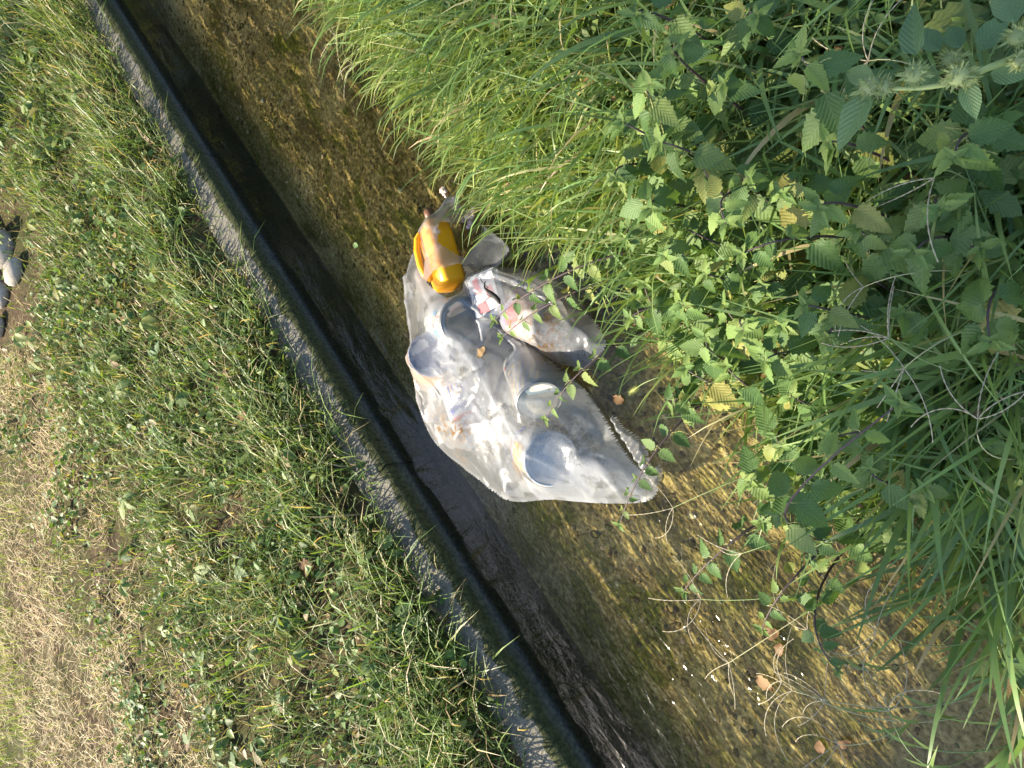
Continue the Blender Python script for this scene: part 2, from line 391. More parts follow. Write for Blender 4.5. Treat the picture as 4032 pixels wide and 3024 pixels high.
# kerb: concrete stones end to end along the far edge
def kerb_stone(s0, s1, label):
    K = 110; ss = np.linspace(s0 + .004, s1 - .004, K)
    prof = [(.0, -.3), (.0, -.02), (.0, .05), (-.0005, .112), (-.004, .1205), (-.03, .1225), (-.07, .123), (-.11, .122), (-.15, .121), (-.175, .117), (-.183, .10), (-.185, -.3)]
    prof = np.array(prof); prof[:, 0] -= .03; prof[2, 1] = .03; prof[3:11, 1] -= .045; P = len(prof)
    S = np.repeat(ss[:, None], P, 1); N = np.repeat(prof[None, :, 0], K, 0).copy(); Z = np.repeat(prof[None, :, 1], K, 0).copy()
    chip = np.clip(fbm(S * 9, Z * 12, 77) - .55, 0, 1) * .06
    N[:, 2:6] -= chip[:, 2:6]; Z[:, 3:10] -= .012 * fbm(S * 14, N * 30, 55)[:, 3:10] + chip[:, 3:10] * .4
    N += .006 * (fbm(S * 3, 0 * S, 60) - .5)
    V = np.stack([S, -N, Z], -1).reshape(-1, 3)
    i = np.arange(K - 1)[:, None] * P; j = np.arange(P - 1)[None]
    F = np.stack([i + j, i + P + j, i + P + j + 1, i + j + 1], -1).reshape(-1, 4)
    caps = [np.arange(P)[None], (np.arange(P)[::-1] + (K - 1) * P)[None]]
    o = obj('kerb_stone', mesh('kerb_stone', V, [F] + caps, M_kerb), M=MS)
    tag(o, label, 'kerb', 'concrete kerb stones along the far bank')
kerb_stone(-6.0, -2.26, 'mossy concrete kerb stone beyond the lower edge of the picture')
kerb_stone(-2.26, -.364, 'mossy grey concrete kerb stone below the joint beside the bag')
kerb_stone(-.364, 1.53, 'grey concrete kerb stone running past the middle of the bag')
kerb_stone(1.53, 3.42, 'farthest visible kerb stone at the top of the picture')
kerb_stone(3.42, 8.0, 'concrete kerb stone far upstream out of the picture')

# ------------------------------------------------------------------ trees up-sun of the stream
def leaf_cloud(centers, radii, n, size, cols, seed):
    r = np.random.default_rng(seed); P = []
    for c, rad in zip(centers, radii):
        k = int(n * rad ** 2 / np.sum(np.square(radii)))
        d = r.normal(size=(k, 3)); d /= np.linalg.norm(d, axis=1)[:, None]
        P.append(np.array(c) + d * rad * (r.random((k, 1)) ** .5) * np.array([1, 1, .75]))
    P = np.concatenate(P); k = len(P)
    a = r.normal(size=(k, 3)); a /= np.linalg.norm(a, axis=1)[:, None]
    b = np.cross(a, r.normal(size=(k, 3))); b /= np.linalg.norm(b, axis=1)[:, None]
    L = size * (.7 + .6 * r.random((k, 1))); 
    V = np.stack([P - a * L, P + b * L * .5 + a * L * .05, P + a * L, P - b * L * .5 + a * L * .05], 1).reshape(-1, 3)
    F = (np.arange(k) * 4)[:, None] + np.arange(4)[None]
    c = np.repeat(np.array(cols)[r.integers(0, len(cols), k)] * (.7 + .6 * r.random((k, 1))), 4, 0)
    return V, F, c
M_bark = plain('bark', (.19, .15, .11), .9, .2, var=.7, scale=14, bump=.8)
def tree(loc, h, lean, cr, n, label, seed, roots=0, extra=(), name='broadleaf_tree'):
    r = np.random.default_rng(seed)
    t = empty(name, loc); mb = MB()
    top = np.array([lean[0], lean[1], h])
    ts = np.linspace(0, 1, 9)[:, None]
    P = ts * top + np.array([.05, .03, 0]) * np.sin(ts * 5)
    P[0, 2] = -.25
    mb.add(*tube(P, np.interp(ts[:, 0], [0, .05, .15, 1], [.26, .19, .16, .06]), 14))
    for k in range(roots):
        a = roots_a[k]; q = np.linspace(0, 1, 7)[:, None]
        L = .55 + .25 * r.random()
        Q = np.concatenate([np.cos(a) * q * L + .06 * np.sin(q * 5 + k), np.sin(a) * q * L + .06 * np.cos(q * 4 + k), .13 - .17 * q ** .6], 1)
        mb.add(*tube(Q, np.linspace(.09, .02, 7), 8))
    cs = []; rs = []
    for k in range(8):
        a = k * 2.4 + r.random(); e = top + np.array([math.cos(a), math.sin(a), 0]) * cr * (.35 + .4 * r.random()) + np.array([0, 0, cr * (r.random() - .35)])
        st = top * (.55 + .4 * r.random()); md = (st + e) / 2 + np.array([0, 0, .2])
        mb.add(*tube(np.stack([st, md, e]), [.06, .04, .015], 6))
        cs.append(e); rs.append(cr * (.34 + .22 * r.random()))
    for e, q in extra:
        e = np.array(e); mb.add(*tube(np.stack([top * .9, (top * .9 + e) / 2 + [0, 0, .15], e]), [.035, .025, .01], 5)); cs.append(e); rs.append(q)
    obj('trunk', mb.mesh('trunk', M_bark, True), t)
    V, F, c = leaf_cloud(cs, rs, n, .07, [(.05, .1, .02), (.08, .14, .03), (.03, .07, .015)], seed)
    obj('crown', mesh('crown', V, F, M_small, c), t)['kind'] = 'stuff'
    tag(t, label, 'bush' if name == 'bush' else 'tree'); return t
roots_a = [-2.2, -1.5, -.8, -2.9]
tree((.92, 5.98, .2), 4.6, (.9, 1.6), 2.0, 9000, 'bark covered tree at the left edge with roots in the grass', 5, 4)
tree((-5.7, 2.2, .25), 5.0, (2.2, 1.5), 1.2, 650, 'leafy leaning tree on the far bank, left out of the picture', 6,
     extra=[((2.6, 3.9, 5.4), .34), ((3.0, 2.9, 5.2), .4)])
tree((-7.2, 3.4, .3), 7.6, (3.5, 2.5), 1.8, 4500, 'dense spreading tree leaning over the stream, mirrored beside the kerb', 11,
     extra=[((4.4, 4.6, 7.6), 1.0), ((3.6, 3.8, 7.6), .8), ((5.2, 4.2, 8.2), .8)])
tree((4.6, 9.4, .3), 6.2, (-1.2, -.8), 3.5, 13000, 'broad dense tree upstream on the far bank, mirrored in the water', 8)
tree((3.4, 14.0, .3), 8.5, (-.2, -.5), 3.6, 16000, 'tall tree well behind the far bank, mirrored in the water', 9)
tree((6.5, 4.6, .3), 6.0, (-.9, .6), 3.2, 16000, 'dense tree beside the stream beyond the top of the picture', 10)
for k_, (x_, y_, h_, r_) in enumerate([(3.4, 9.2, 3.2, 2.4), (5.6, 8.2, 2.6, 2.2), (7.4, 6.6, 2.0, 2.0), (2.6, 12.0, 2.0, 2.2), (5.0, 12.0, 3.0, 2.6)]):
    tree((x_, y_, .2), h_, (.1, .1), r_, 9000, 'dense green bush upstream, %s of those mirrored at the top of the stream' % ['nearest', 'second', 'rightmost', 'leftmost', 'tallest'][k_], 40 + k_, name='bush')

# ------------------------------------------------------------------ gravel on the bed
def ico():
    p = (1 + 5 ** .5) / 2
    v = np.array([(-1, p, 0), (1, p, 0), (-1, -p, 0), (1, -p, 0), (0, -1, p), (0, 1, p), (0, -1, -p), (0, 1, -p), (p, 0, -1), (p, 0, 1), (-p, 0, -1), (-p, 0, 1)]) / math.hypot(1, p)
    f = np.array([(0, 11, 5), (0, 5, 1), (0, 1, 7), (0, 7, 10), (0, 10, 11), (1, 5, 9), (5, 11, 4), (11, 10, 2), (10, 7, 6), (7, 1, 8), (3, 9, 4), (3, 4, 2), (3, 2, 6), (3, 6, 8), (3, 8, 9), (4, 9, 5), (2, 4, 11), (6, 2, 10), (8, 6, 7), (9, 8, 1)])
    return v, f
IV, IF = ico()
def ico2():
    V = list(map(tuple, IV)); F = []; mid = {}
    def mp(a, b):
        k = (min(a, b), max(a, b))
        if k not in mid:
            q = np.array(V[a]) + np.array(V[b]); V.append(tuple(q / np.linalg.norm(q))); mid[k] = len(V) - 1
        return mid[k]
    for a, b, c in IF:
        ab, bc, ca = mp(a, b), mp(b, c), mp(c, a); F += [(a, ab, ca), (b, bc, ab), (c, ca, bc), (ab, bc, ca)]
    return np.array(V), np.array(F)
I2V, I2F = ico2()
N = 15000
s_ = rng.uniform(-2.6, 4.2, N); n_ = rng.uniform(.05, 1.1, N)
keep = ((fbm(s_ * 2.2, n_ * 5, 81) > .46) | (rng.random(N) < .1)) & ((s_ > -.6) | (rng.random(N) < .4))
s_, n_ = s_[keep], n_[keep]; N = len(s_)
P = np.concatenate([W(s_, n_), bed_z(s_, n_)[:, None]], 1); k = seen(P); P = P[k]; N = len(P)
sz = .0035 + .010 * rng.random(N) ** 3
sc3 = np.stack([sz * rng.uniform(.8, 1.5, N), sz * rng.uniform(.7, 1.1, N), sz * rng.uniform(.4, .7, N)], -1)
an = rng.uniform(0, 6.28, N); base = IV[None] * (1 + .2 * rng.normal(size=(N, 12, 1))) * sc3[:, None]
V = np.stack([base[..., 0] * np.cos(an)[:, None] - base[..., 1] * np.sin(an)[:, None], base[..., 0] * np.sin(an)[:, None] + base[..., 1] * np.cos(an)[:, None], base[..., 2]], -1) + P[:, None]
F = (IF[None] + (np.arange(N) * 12)[:, None, None]).reshape(-1, 3)
c = mixcol(N, [(.22, .16, .065), (.33, .25, .11), (.13, .095, .04), (.45, .38, .24), (.12, .115, .03)], [.3, .25, .25, .08, .12], .4)
M_gravel = NT('gravel'); a = M_gravel.n('Attribute'); a.attribute_name = 'col'
M_gravel = M_gravel.done(M_gravel.bsdf(a.outputs['Color'], .75, None, .3))
tag(obj('gravel', mesh('gravel', V.reshape(-1, 3), F, M_gravel, np.repeat(c, 12, 0), True)), 'loose brown and ochre gravel lying on the stream bed', 'gravel', kind='stuff')

def stone(loc, size, col, label, group=None, name='pebble', flat=.65, seed=0):
    r = np.random.default_rng(seed)
    V = I2V * (1 + .16 * (r.random((len(I2V), 1)) - .5)) * np.array([1, .75, flat]) * size
    M = NT('stone_' + str(seed)); co = M.coords(); nz = M.noise(co, 60, 4)
    mat = M.done(M.bsdf(M.mix(M.val(nz, .35, .7), col, tuple(x * .6 for x in col)), .75, M.bump(nz, .4, .004), .3))
    o = obj(name, mesh(name, V, I2F, mat, None, True), M=Matrix.Translation(Vector(loc)) @ Matrix.Rotation(r.random() * 6, 4, 'Z'))
    return tag(o, label, 'stone', group)
def on_bed(x, y, up=.008):
    p = at(x, y, -.1); s, n = SN(p[0], p[1]); p[2] = bed_z(s, n) + up; return p
stone(on_bed(1760, 2424, .012), .026, (.36, .27, .13), 'large round ochre pebble underwater below the bag near the kerb', seed=1)
stone(on_bed(1938, 2305), .014, (.45, .42, .34), 'pale grey pebble underwater in the dark strip by the kerb', seed=2)
stone(on_bed(1556, 1318), .012, (.6, .45, .32), 'pale pink pebble underwater just left of the bag', seed=3)
stone(on_bed(1572, 1338), .009, (.5, .35, .2), 'small orange brown pebble beside the pale pink pebble', seed=4)
stone(on_bed(1552, 1440), .012, (.5, .36, .2), 'tan pebble underwater left of the round blue grey lid', seed=5)
stone(on_bed(1020, 390), .014, (.62, .57, .45), 'whitish pebble underwater in the upper stretch of the stream', seed=6)
stone(on_bed(1165, 775), .013, (.45, .31, .14), 'long orange brown pebble underwater in the sunlit patch upstream', seed=7)
stone(on_bed(1250, 610), .011, (.5, .4, .25), 'tan pebble underwater upstream under the grass overhang', seed=8)
for k, (x, y, sz, lb) in enumerate([(20, 985, .16, 'grey rock half buried at the left edge under the tree'), (75, 1070, .10, 'pale round rock in the dry grass at the left edge'),
                                    (25, 1165, .09, 'dark flat rock at the left edge below the tree roots'), (10, 1290, .08, 'brownish rock at the left edge in the dry grass')]):
    p = at(x, y, .22); q_ = SN(p[0], p[1]); p = at(x, y, far_z(*q_)); stone(p + [0, 0, .03], sz, (.34, .30, .25), lb, 'rocks by the tree', 'rock', .5, 20 + k)

# ================================================================== THE BAG AND WHAT IS IN IT
def lid_prof(r): return None
splat = []                                      # surface points the film is drawn over
def keep_pts(me, M, which='main', dens=1):
    V = np.array([v.co for v in me.vertices]); E = np.array([tuple(e.vertices) for e in me.edges])
    Mx = np.array(M); V = V @ Mx[:3, :3].T + Mx[:3, 3]
    for t in np.linspace(0, 1, 14): splat.append((V[E[:, 0]] * (1 - t) + V[E[:, 1]] * t, which))
def text_mesh(body, size, mat):
    cu = bpy.data.curves.new('txt', 'FONT'); cu.body = body; cu.size = size; cu.align_x = 'CENTER'; cu.align_y = 'CENTER'; cu.resolution_u = 2
    o = bpy.data.objects.new('txt', cu); COL.objects.link(o); bpy.context.view_layer.update()
    me = bpy.data.meshes.new_from_object(o.evaluated_get(bpy.context.evaluated_depsgraph_get()))
    bpy.data.objects.remove(o); bpy.data.curves.remove(cu); me.materials.clear(); me.materials.append(mat); return me
def wrap_text(body, size, mat, r, z, ang, name, parent, across=True):
    """lettering laid round a can: baseline runs round the can (across) at height z"""
    me = text_mesh(body, size, mat)
    for v in me.vertices:
        x, y = v.co.x, v.co.y
        if not across: x, y = -y, x
        a = ang + x / r; v.co = ((r + .0006) * math.cos(a), (r + .0006) * math.sin(a), z + y)
    me.name = name; return obj(name, me, parent)
def facing(t):
    """angle round a can of the side that lies towards the viewer and up"""
    d = t.matrix_basis.to_3x3().inverted() @ Vector((-.03, -.5, .86)); return math.atan2(d.y, d.x)
def patch(r, z0, z1, a0, a1, mat, name, parent, up=.0005, k=8, shear=0):
    a = np.linspace(a0, a1, k)
    if shear:
        zs = np.linspace(z0, z1, 7); V = np.concatenate([np.stack([(r + up) * np.cos(q + shear * (z - z0)), (r + up) * np.sin(q + shear * (z - z0)), z], -1)[None] for z in zs for q in (a0, a1)]).reshape(-1, 3)
        i = np.arange(6) * 2; return obj(name, mesh(name, V, np.stack([i, i + 1, i + 3, i + 2], -1), mat), parent)
    V = np.concatenate([np.stack([(r + up) * np.cos(a), (r + up) * np.sin(a), 0 * a + z], -1) for z in (z0, z1)])
    i = np.arange(k - 1); F = np.stack([i, i + 1, i + k + 1, i + k], -1)
    return obj(name, mesh(name, V, F, mat), parent)
M_red = plain('red_print', (.62, .05, .04), .5); M_blue = plain('blue_print', (.04, .09, .42), .5); M_yel = plain('yellow_print', (.85, .6, .08), .5)
M_gry = plain('dark_grey_print', (.16, .16, .17), .5); M_cyan = plain('light_blue_print', (.12, .42, .7), .5)
M_white = plain('white_paint', (.6, .59, .55), .35, .5, dirt=((.45, .3, .14), 22, .62))
M_tinlid = plain('grey_tin', (.42, .43, .42), .3, .5, .75, var=.3, dirt=((.3, .3, .28), 25, .55))
M_cream = plain('rusty_cream_lid', (.85, .78, .6), .45, .4, dirt=((.42, .22, .1), 30, .58))
M_rim = plain('dull_rim', (.3, .29, .27), .4, .5, .8, var=.3)
M_bluel = plain('blue_grey_lid', (.17, .19, .26), .45, .4, dirt=((.5, .5, .56), 20, .50))
M_amber = plain('amber_label', (.78, .38, .06), .5, .4, var=.2, dirt=((.8, .7, .5), 18, .6))
M_jug = plain('yellow_plastic', (.95, .43, .012), .38, .45, var=.12, scale=18, dirt=((.25, .12, .02), 55, .74))
M_rust = plain('rusty_tin', (.62, .5, .38), .6, .3, dirt=((.5, .2, .03), 26, .5))
M_tubw = plain('white_plastic', (.6, .6, .6), .35, .5, dirt=((.7, .5, .25), 9, .6))
def can(name, label, loc, axis, r, L, body_m, lid_m, roll=0, tapered=0, rim=M_rim, which='main', cat='tin can'):
    """loc: centre of the end turned to the viewer; axis points out of that end"""
    M = axisM(loc, axis, roll); t = empty(name); t.matrix_basis = M
    rb = r * (1 - tapered)
    beads = []
    for q in np.linspace(-.012, -L + .012, 26): beads.append((np.interp(q, [-L, 0], [rb, r]) - (.0016 if rim is M_rim and .25 < -q / L < .75 and int(-q / L * 26) % 2 else 0), q))
    prof = [(0, -L + .004), (rb * .9, -L + .004), (rb, -L)] + beads[::-1] + [(r, -.008)]
    V, F = lathe(prof, 44); me = mesh('body', V, F, body_m, None, True); obj('body', me, t); keep_pts(me, M, which)
    V, F = lathe([(r - .001, -.012), (r + .003, -.010), (r + .0035, -.002), (r + .001, .001), (r - .003, .0), (r - .004, -.006)], 44)
    obj('rim', mesh('rim', V, F, rim, None, True), t)
    V, F = lathe([(r - .004, -.0055), (r * .86, -.0055), (r * .85, -.004), (r * .83, -.0055), (r * .6, -.0052), (0.0005, -.0048)], 44)
    obj('lid', mesh('lid', V, F, lid_m, None, True), t)
    tag(t, label, cat); return t
cdir = np.array([-.04, -.65, .76])
# yellow canister
def canister():
    c = V2(952, 548, .055); ax = Vector((.93, .30, .05)).normalized()
    M = axisM(c, (-.12, -.35, .9)); M = Matrix.Translation(Vector(c)) @ Matrix.Rotation(R(21), 4, 'Z') @ Matrix.Rotation(R(-22), 4, 'X')
    t = empty('yellow_canister'); t.matrix_basis = M
    mb = MB(); st = []
    for x, w_, h_ in [(-.122, .02, .015), (-.12, .046, .034), (-.112, .056, .043), (-.02, .058, .045), (-.012, .0565, .0435), (-.004, .058, .045), (.05, .058, .045), (.085, .054, .043), (.105, .044, .036), (.12, .025, .022), (.124, .015, .012)]:
        a = np.arange(28) * 2 * math.pi / 28; e = .45
        st.append(np.stack([0 * a + x, w_ * np.sign(np.cos(a)) * abs(np.cos(a)) ** e, h_ * np.sign(np.sin(a)) * abs(np.sin(a)) ** e], -1))
    V = np.concatenate(st); k = len(st); i = np.arange(k - 1)[:, None] * 28; j = np.arange(28)[None]
    F = np.stack([i + j, i + (j + 1) % 28, i + 28 + (j + 1) % 28, i + 28 + j], -1).reshape(-1, 4)
    me = mesh('body', V, [F, np.arange(28)[::-1][None], (np.arange(28) + (k - 1) * 28)[None]], M_jug, None, True); obj('body', me, t); keep_pts(me, M)
    V, F = lathe([(.0, .034), (.016, .034), (.018, .03), (.018, .008), (.014, .006), (.014, -.01)], 20)
    obj('cap', mesh('cap', V, F, plain('brown_cap', (.13, .06, .03), .5), None, True), t, Matrix.Translation((.122, -.012, .006)) @ Matrix.Rotation(R(90), 4, 'Y'))
    P = np.array([(-.075, .03, .044), (-.06, .032, .062), (-.02, .033, .068), (.03, .032, .066), (.07, .028, .056), (.085, .025, .042)])
    obj('handle', mesh('handle', *tube(P, [.012, .012, .011, .011, .011, .012], 8), M_jug, None, True), t)
    P = np.array([(.0, -.06, -.03), (.0, -.0585, .0), (.0, -.052, .036), (.0, -.03, .0457), (.0, .03, .0457)])
    obj('seam', mesh('seam', *tube(P + [-.06, 0, 0], .0009, 4), plain('seam_line', (.45, .18, .01), .6)), t)
    me = text_mesh('25', .022, plain('ink', (.2, .1, .02), .7)); obj('lettering', me, t, Matrix.Translation((.06, -.03, .0462)) @ Matrix.Rotation(R(-90), 4, 'Z'))
    tag(t, 'bright yellow plastic canister showing through the torn top of the bag', 'canister')
canister()
t = can('tin_can', 'printed food tin with bare grey lid under the film below the canister', V2(1002, 694, .105), (-.08, -.92, .38), .076, .15, M_white, M_tinlid); f = facing(t)
wrap_text('soft', .036, M_red, .0765, -.030, f + R(10), 'lettering', t); wrap_text('L', .032, M_red, .0765, -.030, f + R(48), 'lettering', t)
patch(.076, -.075, -.052, f - R(20), f - R(6), M_cyan, 'label_patch', t); patch(.076, -.076, -.056, f - R(5), f + R(9), M_yel, 'label_patch', t); patch(.076, -.078, -.064, f + R(10), f + R(24), M_red, 'label_patch', t)
patch(.076, -.08, -.055, f + R(26), f + R(48), M_cyan, 'label_patch', t); patch(.076, -.013, -.008, f - R(60), f + R(70), M_yel, 'label_band', t, k=16)
t = can('round_tub', 'round tub with blue grey peeling lid and amber sides under the film', V2(933, 764, .118), (.30, -.62, .72), .073, .13, M_amber, M_bluel, rim=M_bluel, cat='tub')
t = can('striped_tub', 'white plastic tub with faded blue lettering seen hazily through the film', V2(1025, 935, .05), (-.86, -.5, .05), .064, .17, M_tubw, M_tubw, rim=M_tubw, tapered=.12, cat='tub'); f = facing(t)
M_orange = plain('orange_print', (.8, .4, .2), .5)
for k in range(4): patch(.0575, -.16, -.12, f + R(-30 + k * 14), f + R(-25 + k * 14), M_blue, 'label_stripe', t, .0035); patch(.0575, -.16, -.12, f + R(-23 + k * 14), f + R(-19 + k * 14), M_orange, 'label_stripe', t, .0035)
wrap_text('floholfa', .03, M_blue, .0645, -.078, f, 'lettering', t); wrap_text('un', .026, M_blue, .064, -.104, f - R(10), 'lettering', t); wrap_text('ouselte', .024, M_red, .0645, -.045, f, 'lettering', t)
# striped tin
t = can('striped_tin', 'white tin with yellow and blue stripes and stained cream lid', V2(1166, 868, .105), (-.55, -.68, .48), .067, .2, M_white, M_cream); f = facing(t)
for k in range(6):
    patch(.067, -.135, -.018, f + R(-72 + k * 20), f + R(-66 + k * 20), M_yel, 'label_stripe', t, shear=6.5); patch(.067, -.125, -.022, f + R(-62 + k * 20), f + R(-56 + k * 20), M_blue, 'label_stripe', t, shear=6.5)
for k, z_ in enumerate((-.06, -.088, -.115, -.14)): patch(.067, z_ - .0035, z_, f + R(-60 + 8 * k), f + R(35 + 8 * k), M_gry, 'label_line', t, .0011, 14)
patch(.067, -.178, -.16, f + R(20), f + R(36), M_gry, 'label_patch', t); patch(.067, -.178, -.166, f + R(42), f + R(52), M_red, 'label_patch', t)
t = can('wide_tub', 'wide white tub with bright rim and amber label at the lower end of the bag', V2(1190, 992, .09), (-.15, -.82, .52), .078, .15, M_tubw, M_tubw, rim=M_tubw, tapered=.1, cat='tub'); f = facing(t)
patch(.0755, -.115, -.04, f - R(10), f + R(60), M_amber, 'label_patch', t, .002, 14); patch(.0755, -.122, -.118, f - R(50), f + R(70), M_gry, 'label_line', t, .002, 14); patch(.0735, -.14, -.128, f - R(50), f + R(70), M_blue, 'label_line', t, .003, 14)
t = can('rusty_tin', 'rust stained tin with red label inside the smaller clear bag', V2(1192, 705, .075), (-.25, -.9, .25), .062, .17, M_rust, M_rust, which='inner'); f = facing(t)
patch(.062, -.15, -.09, f - R(40), f + R(40), M_red, 'label_band', t, .0012, 14); patch(.062, -.165, -.155, f - R(50), f + R(50), M_blue, 'label_band', t, .0012, 14)
M_pink = plain('pink_print', (.6, .22, .22), .5)
# white carton with pink print
c = V2(1062, 640, .05); M = Matrix.Translation(Vector(c)) @ Matrix.Rotation(R(18), 4, 'Z') @ Matrix.Rotation(R(12), 4, 'X')
t = empty('white_carton'); t.matrix_basis = M
import bmesh
bm = bmesh.new(); bmesh.ops.create_cube(bm, size=1); bmesh.ops.scale(bm, vec=(.15, .11, .085), verts=bm.verts); bmesh.ops.bevel(bm, geom=bm.edges[:], offset=.012, segments=3, affect='EDGES')
me = bpy.data.meshes.new('body'); bm.to_mesh(me); bm.free(); me.materials.append(M_tubw); obj('body', me, t); keep_pts(me, M, 'inner')
for (x, y, a, b) in [(.03, .02, .03, .012), (.0, -.02, .022, .014), (-.04, .015, .02, .02)]:
    obj('print_mark', mesh('print_mark', [(x - a, y - b, .0432), (x + a, y - b * .6, .0432), (x + a * .8, y + b, .0432), (x - a * .7, y + b * .9, .0432)], np.array([[0, 1, 2, 3]]), M_pink), t)
tag(t, 'white carton with pink red print marks inside the smaller clear bag', 'carton')

# ---- film drawn over the contents: a taut membrane that rests on what lies below it
H_ = .005
gx = np.arange(-.52, .86, H_); gy = np.arange(.70, 2.16, H_)
GX, GY = np.meshgrid(gx, gy, indexing='ij')
def inside(poly):
    poly = np.asarray(poly); r = np.zeros(GX.shape, bool); k = len(poly)
    for a in range(k):
        x0, y0 = poly[a][:2]; x1, y1 = poly[(a + 1) % k][:2]
        c = ((y0 > GY) != (y1 > GY)) & (GX < (x1 - x0) * (GY - y0) / (y1 - y0 + 1e-12) + x0); r ^= c
    return r
def smooth_poly(pts, z):
    P = V2(np.array([p[0] for p in pts]), np.array([p[1] for p in pts]), np.array([z if len(p) < 3 else p[2] for p in pts]))
    out = []
    k = len(P)
    for a in range(k):
        p0, p1, p2, p3 = P[a - 1], P[a], P[(a + 1) % k], P[(a + 2) % k]
        for q in np.arange(5) / 5.: out.append(.5 * (2 * p1 + (p2 - p0) * q + (2 * p0 - 5 * p1 + 4 * p2 - p3) * q * q + (3 * p1 - p0 - 3 * p2 + p3) * q ** 3))
    return np.array(out)
def to_grid(p): return np.round((p[:, 0] - gx[0]) / H_).astype(int), np.round((p[:, 1] - gy[0]) / H_).astype(int)
def membrane(mask, which, ridges, edge_z, wrinkle, seed, iters=2600):
    ob = np.full(GX.shape, -.05)
    for P, wch in splat:
        if wch not in which: continue
        i, j = to_grid(P); ok = (i >= 0) & (j >= 0) & (i < GX.shape[0]) & (j < GX.shape[1])
        np.maximum.at(ob, (i[ok], j[ok]), P[ok, 2] + .007)
    for rr in ridges:
        Q = np.array([V2(*q) for q in rr]); t = np.linspace(0, 1, 600) * (len(Q) - 1); a = np.minimum(t.astype(int), len(Q) - 2); f = (t - a)[:, None]
        P = Q[a] * (1 - f) + Q[a + 1] * f; i, j = to_grid(P); ok = (i >= 0) & (j >= 0) & (i < GX.shape[0]) & (j < GX.shape[1])
        np.maximum.at(ob, (i[ok], j[ok]), P[ok, 2])
    o2 = ob.copy()
    for d in (-1, 1):
        for axx in (0, 1): o2 = np.maximum(o2, np.roll(ob, d, axx) - .0015)
    ob = o2
    z = np.where(mask, np.maximum(ob, .03), edge_z)
    for k in range(iters):
        av = (np.roll(z, 1, 0) + np.roll(z, -1, 0) + np.roll(z, 1, 1) + np.roll(z, -1, 1)) * .25 - 1.2e-5
        z = np.where(mask, np.maximum(av, ob), edge_z)
    for k in range(3):
        av = (np.roll(z, 1, 0) + np.roll(z, -1, 0) + np.roll(z, 1, 1) + np.roll(z, -1, 1) + 2 * z) / 6; z = np.where(mask, av, edge_z)
    dist = np.zeros(GX.shape); e = mask.copy()
    for k in range(30):
        dist += e * H_ * .9
        n4 = e & np.roll(e, 1, 0) & np.roll(e, -1, 0) & np.roll(e, 1, 1) & np.roll(e, -1, 1)
        e = n4 if k % 2 else n4 & np.roll(np.roll(e, 1, 0), 1, 1) & np.roll(np.roll(e, -1, 0), -1, 1) & np.roll(np.roll(e, 1, 0), -1, 1) & np.roll(np.roll(e, -1, 0), 1, 1)
    z = np.where(mask, np.maximum(np.minimum(z, .004 + 2.0 * dist), ob), edge_z)
    for k in range(2):
        av = (np.roll(z, 1, 0) + np.roll(z, -1, 0) + np.roll(z, 1, 1) + np.roll(z, -1, 1)) / 4; z = np.where(mask, np.maximum(av, ob - .002), edge_z)
    r2 = np.random.default_rng(seed)
    for k in range(wrinkle):                                # long straight creases
        a = r2.uniform(0, 3.14) if k % 3 else r2.normal(.9, .35); u = GX * math.cos(a) + GY * math.sin(a); v = -GX * math.sin(a) + GY * math.cos(a)
        ii = r2.integers(0, mask.sum()); cu = u[mask][ii]; cv = v[mask][ii]
        L = r2.uniform(.04, .16); wd = r2.uniform(.004, .010)
        prof = np.exp(-np.abs(u - cu - .15 * (v - cv) ** 2 / L) / wd) * np.clip(1 - ((v - cv) / L) ** 2, 0, 1)
        z = z + prof * r2.uniform(.003, .009) * (1 if r2.random() < .7 else -.7)
    z = z + .0035 * (fbm(GX * 60 + 2 * fbm(GX * 9, GY * 9, 2), GY * 60, seed) - .5) + crumple(seed)
    return z
def crumple(seed):
    """flat facets between straight creases"""
    r = np.random.default_rng(seed + 5); z = 0
    wx = GX + .05 * fbm(GX * 7, GY * 7, seed); wy = GY + .05 * fbm(GX * 7 + 9, GY * 7, seed)
    for k in range(7):
        a = r.uniform(0, 3.14) if k < 3 else r.normal(.95, .3); l = r.uniform(.07, .2); q = (wx * math.cos(a) + wy * math.sin(a)) / l + r.random()
        am = np.clip(fbm(GX * 5 + k * 7, GY * 5, seed + k) * 2 - .6, 0, 1)
        z = z + .08 * l * am * (np.abs(q % 1 - .5) - .25)
    return z
def grid_mesh(mask, z, name, mat, col, poly=None, rim_z=.008):
    idx = -np.ones(mask.shape, int); idx[mask] = np.arange(mask.sum())
    a, b, c, d = idx[:-1, :-1], idx[1:, :-1], idx[1:, 1:], idx[:-1, 1:]
    ok = (a >= 0) & (b >= 0) & (c >= 0) & (d >= 0)
    F = np.stack([a[ok], b[ok], c[ok], d[ok]], -1)
    V = np.stack([GX[mask], GY[mask], z[mask]], -1)
    if poly is not None:                                   # let the rim follow the outline instead of the grid
        inn = mask & np.roll(mask, 1, 0) & np.roll(mask, -1, 0) & np.roll(mask, 1, 1) & np.roll(mask, -1, 1)
        for v in idx[mask & ~inn]:
            p = V[v, :2]; A = poly[:, :2]; B = np.roll(A, -1, 0); d = B - A
            t = np.clip(((p - A) * d).sum(1) / ((d ** 2).sum(1) + 1e-12), 0, 1); Q = A + d * t[:, None]; e = ((Q - p) ** 2).sum(1); q = e.argmin()
            if e[q] < (2 * H_) ** 2: V[v, :2] = Q[q]; V[v, 2] = min(V[v, 2], rim_z)
    return mesh(name, V, F, mat, np.stack([col[0][mask], col[1][mask], col[2][mask]], -1), True)
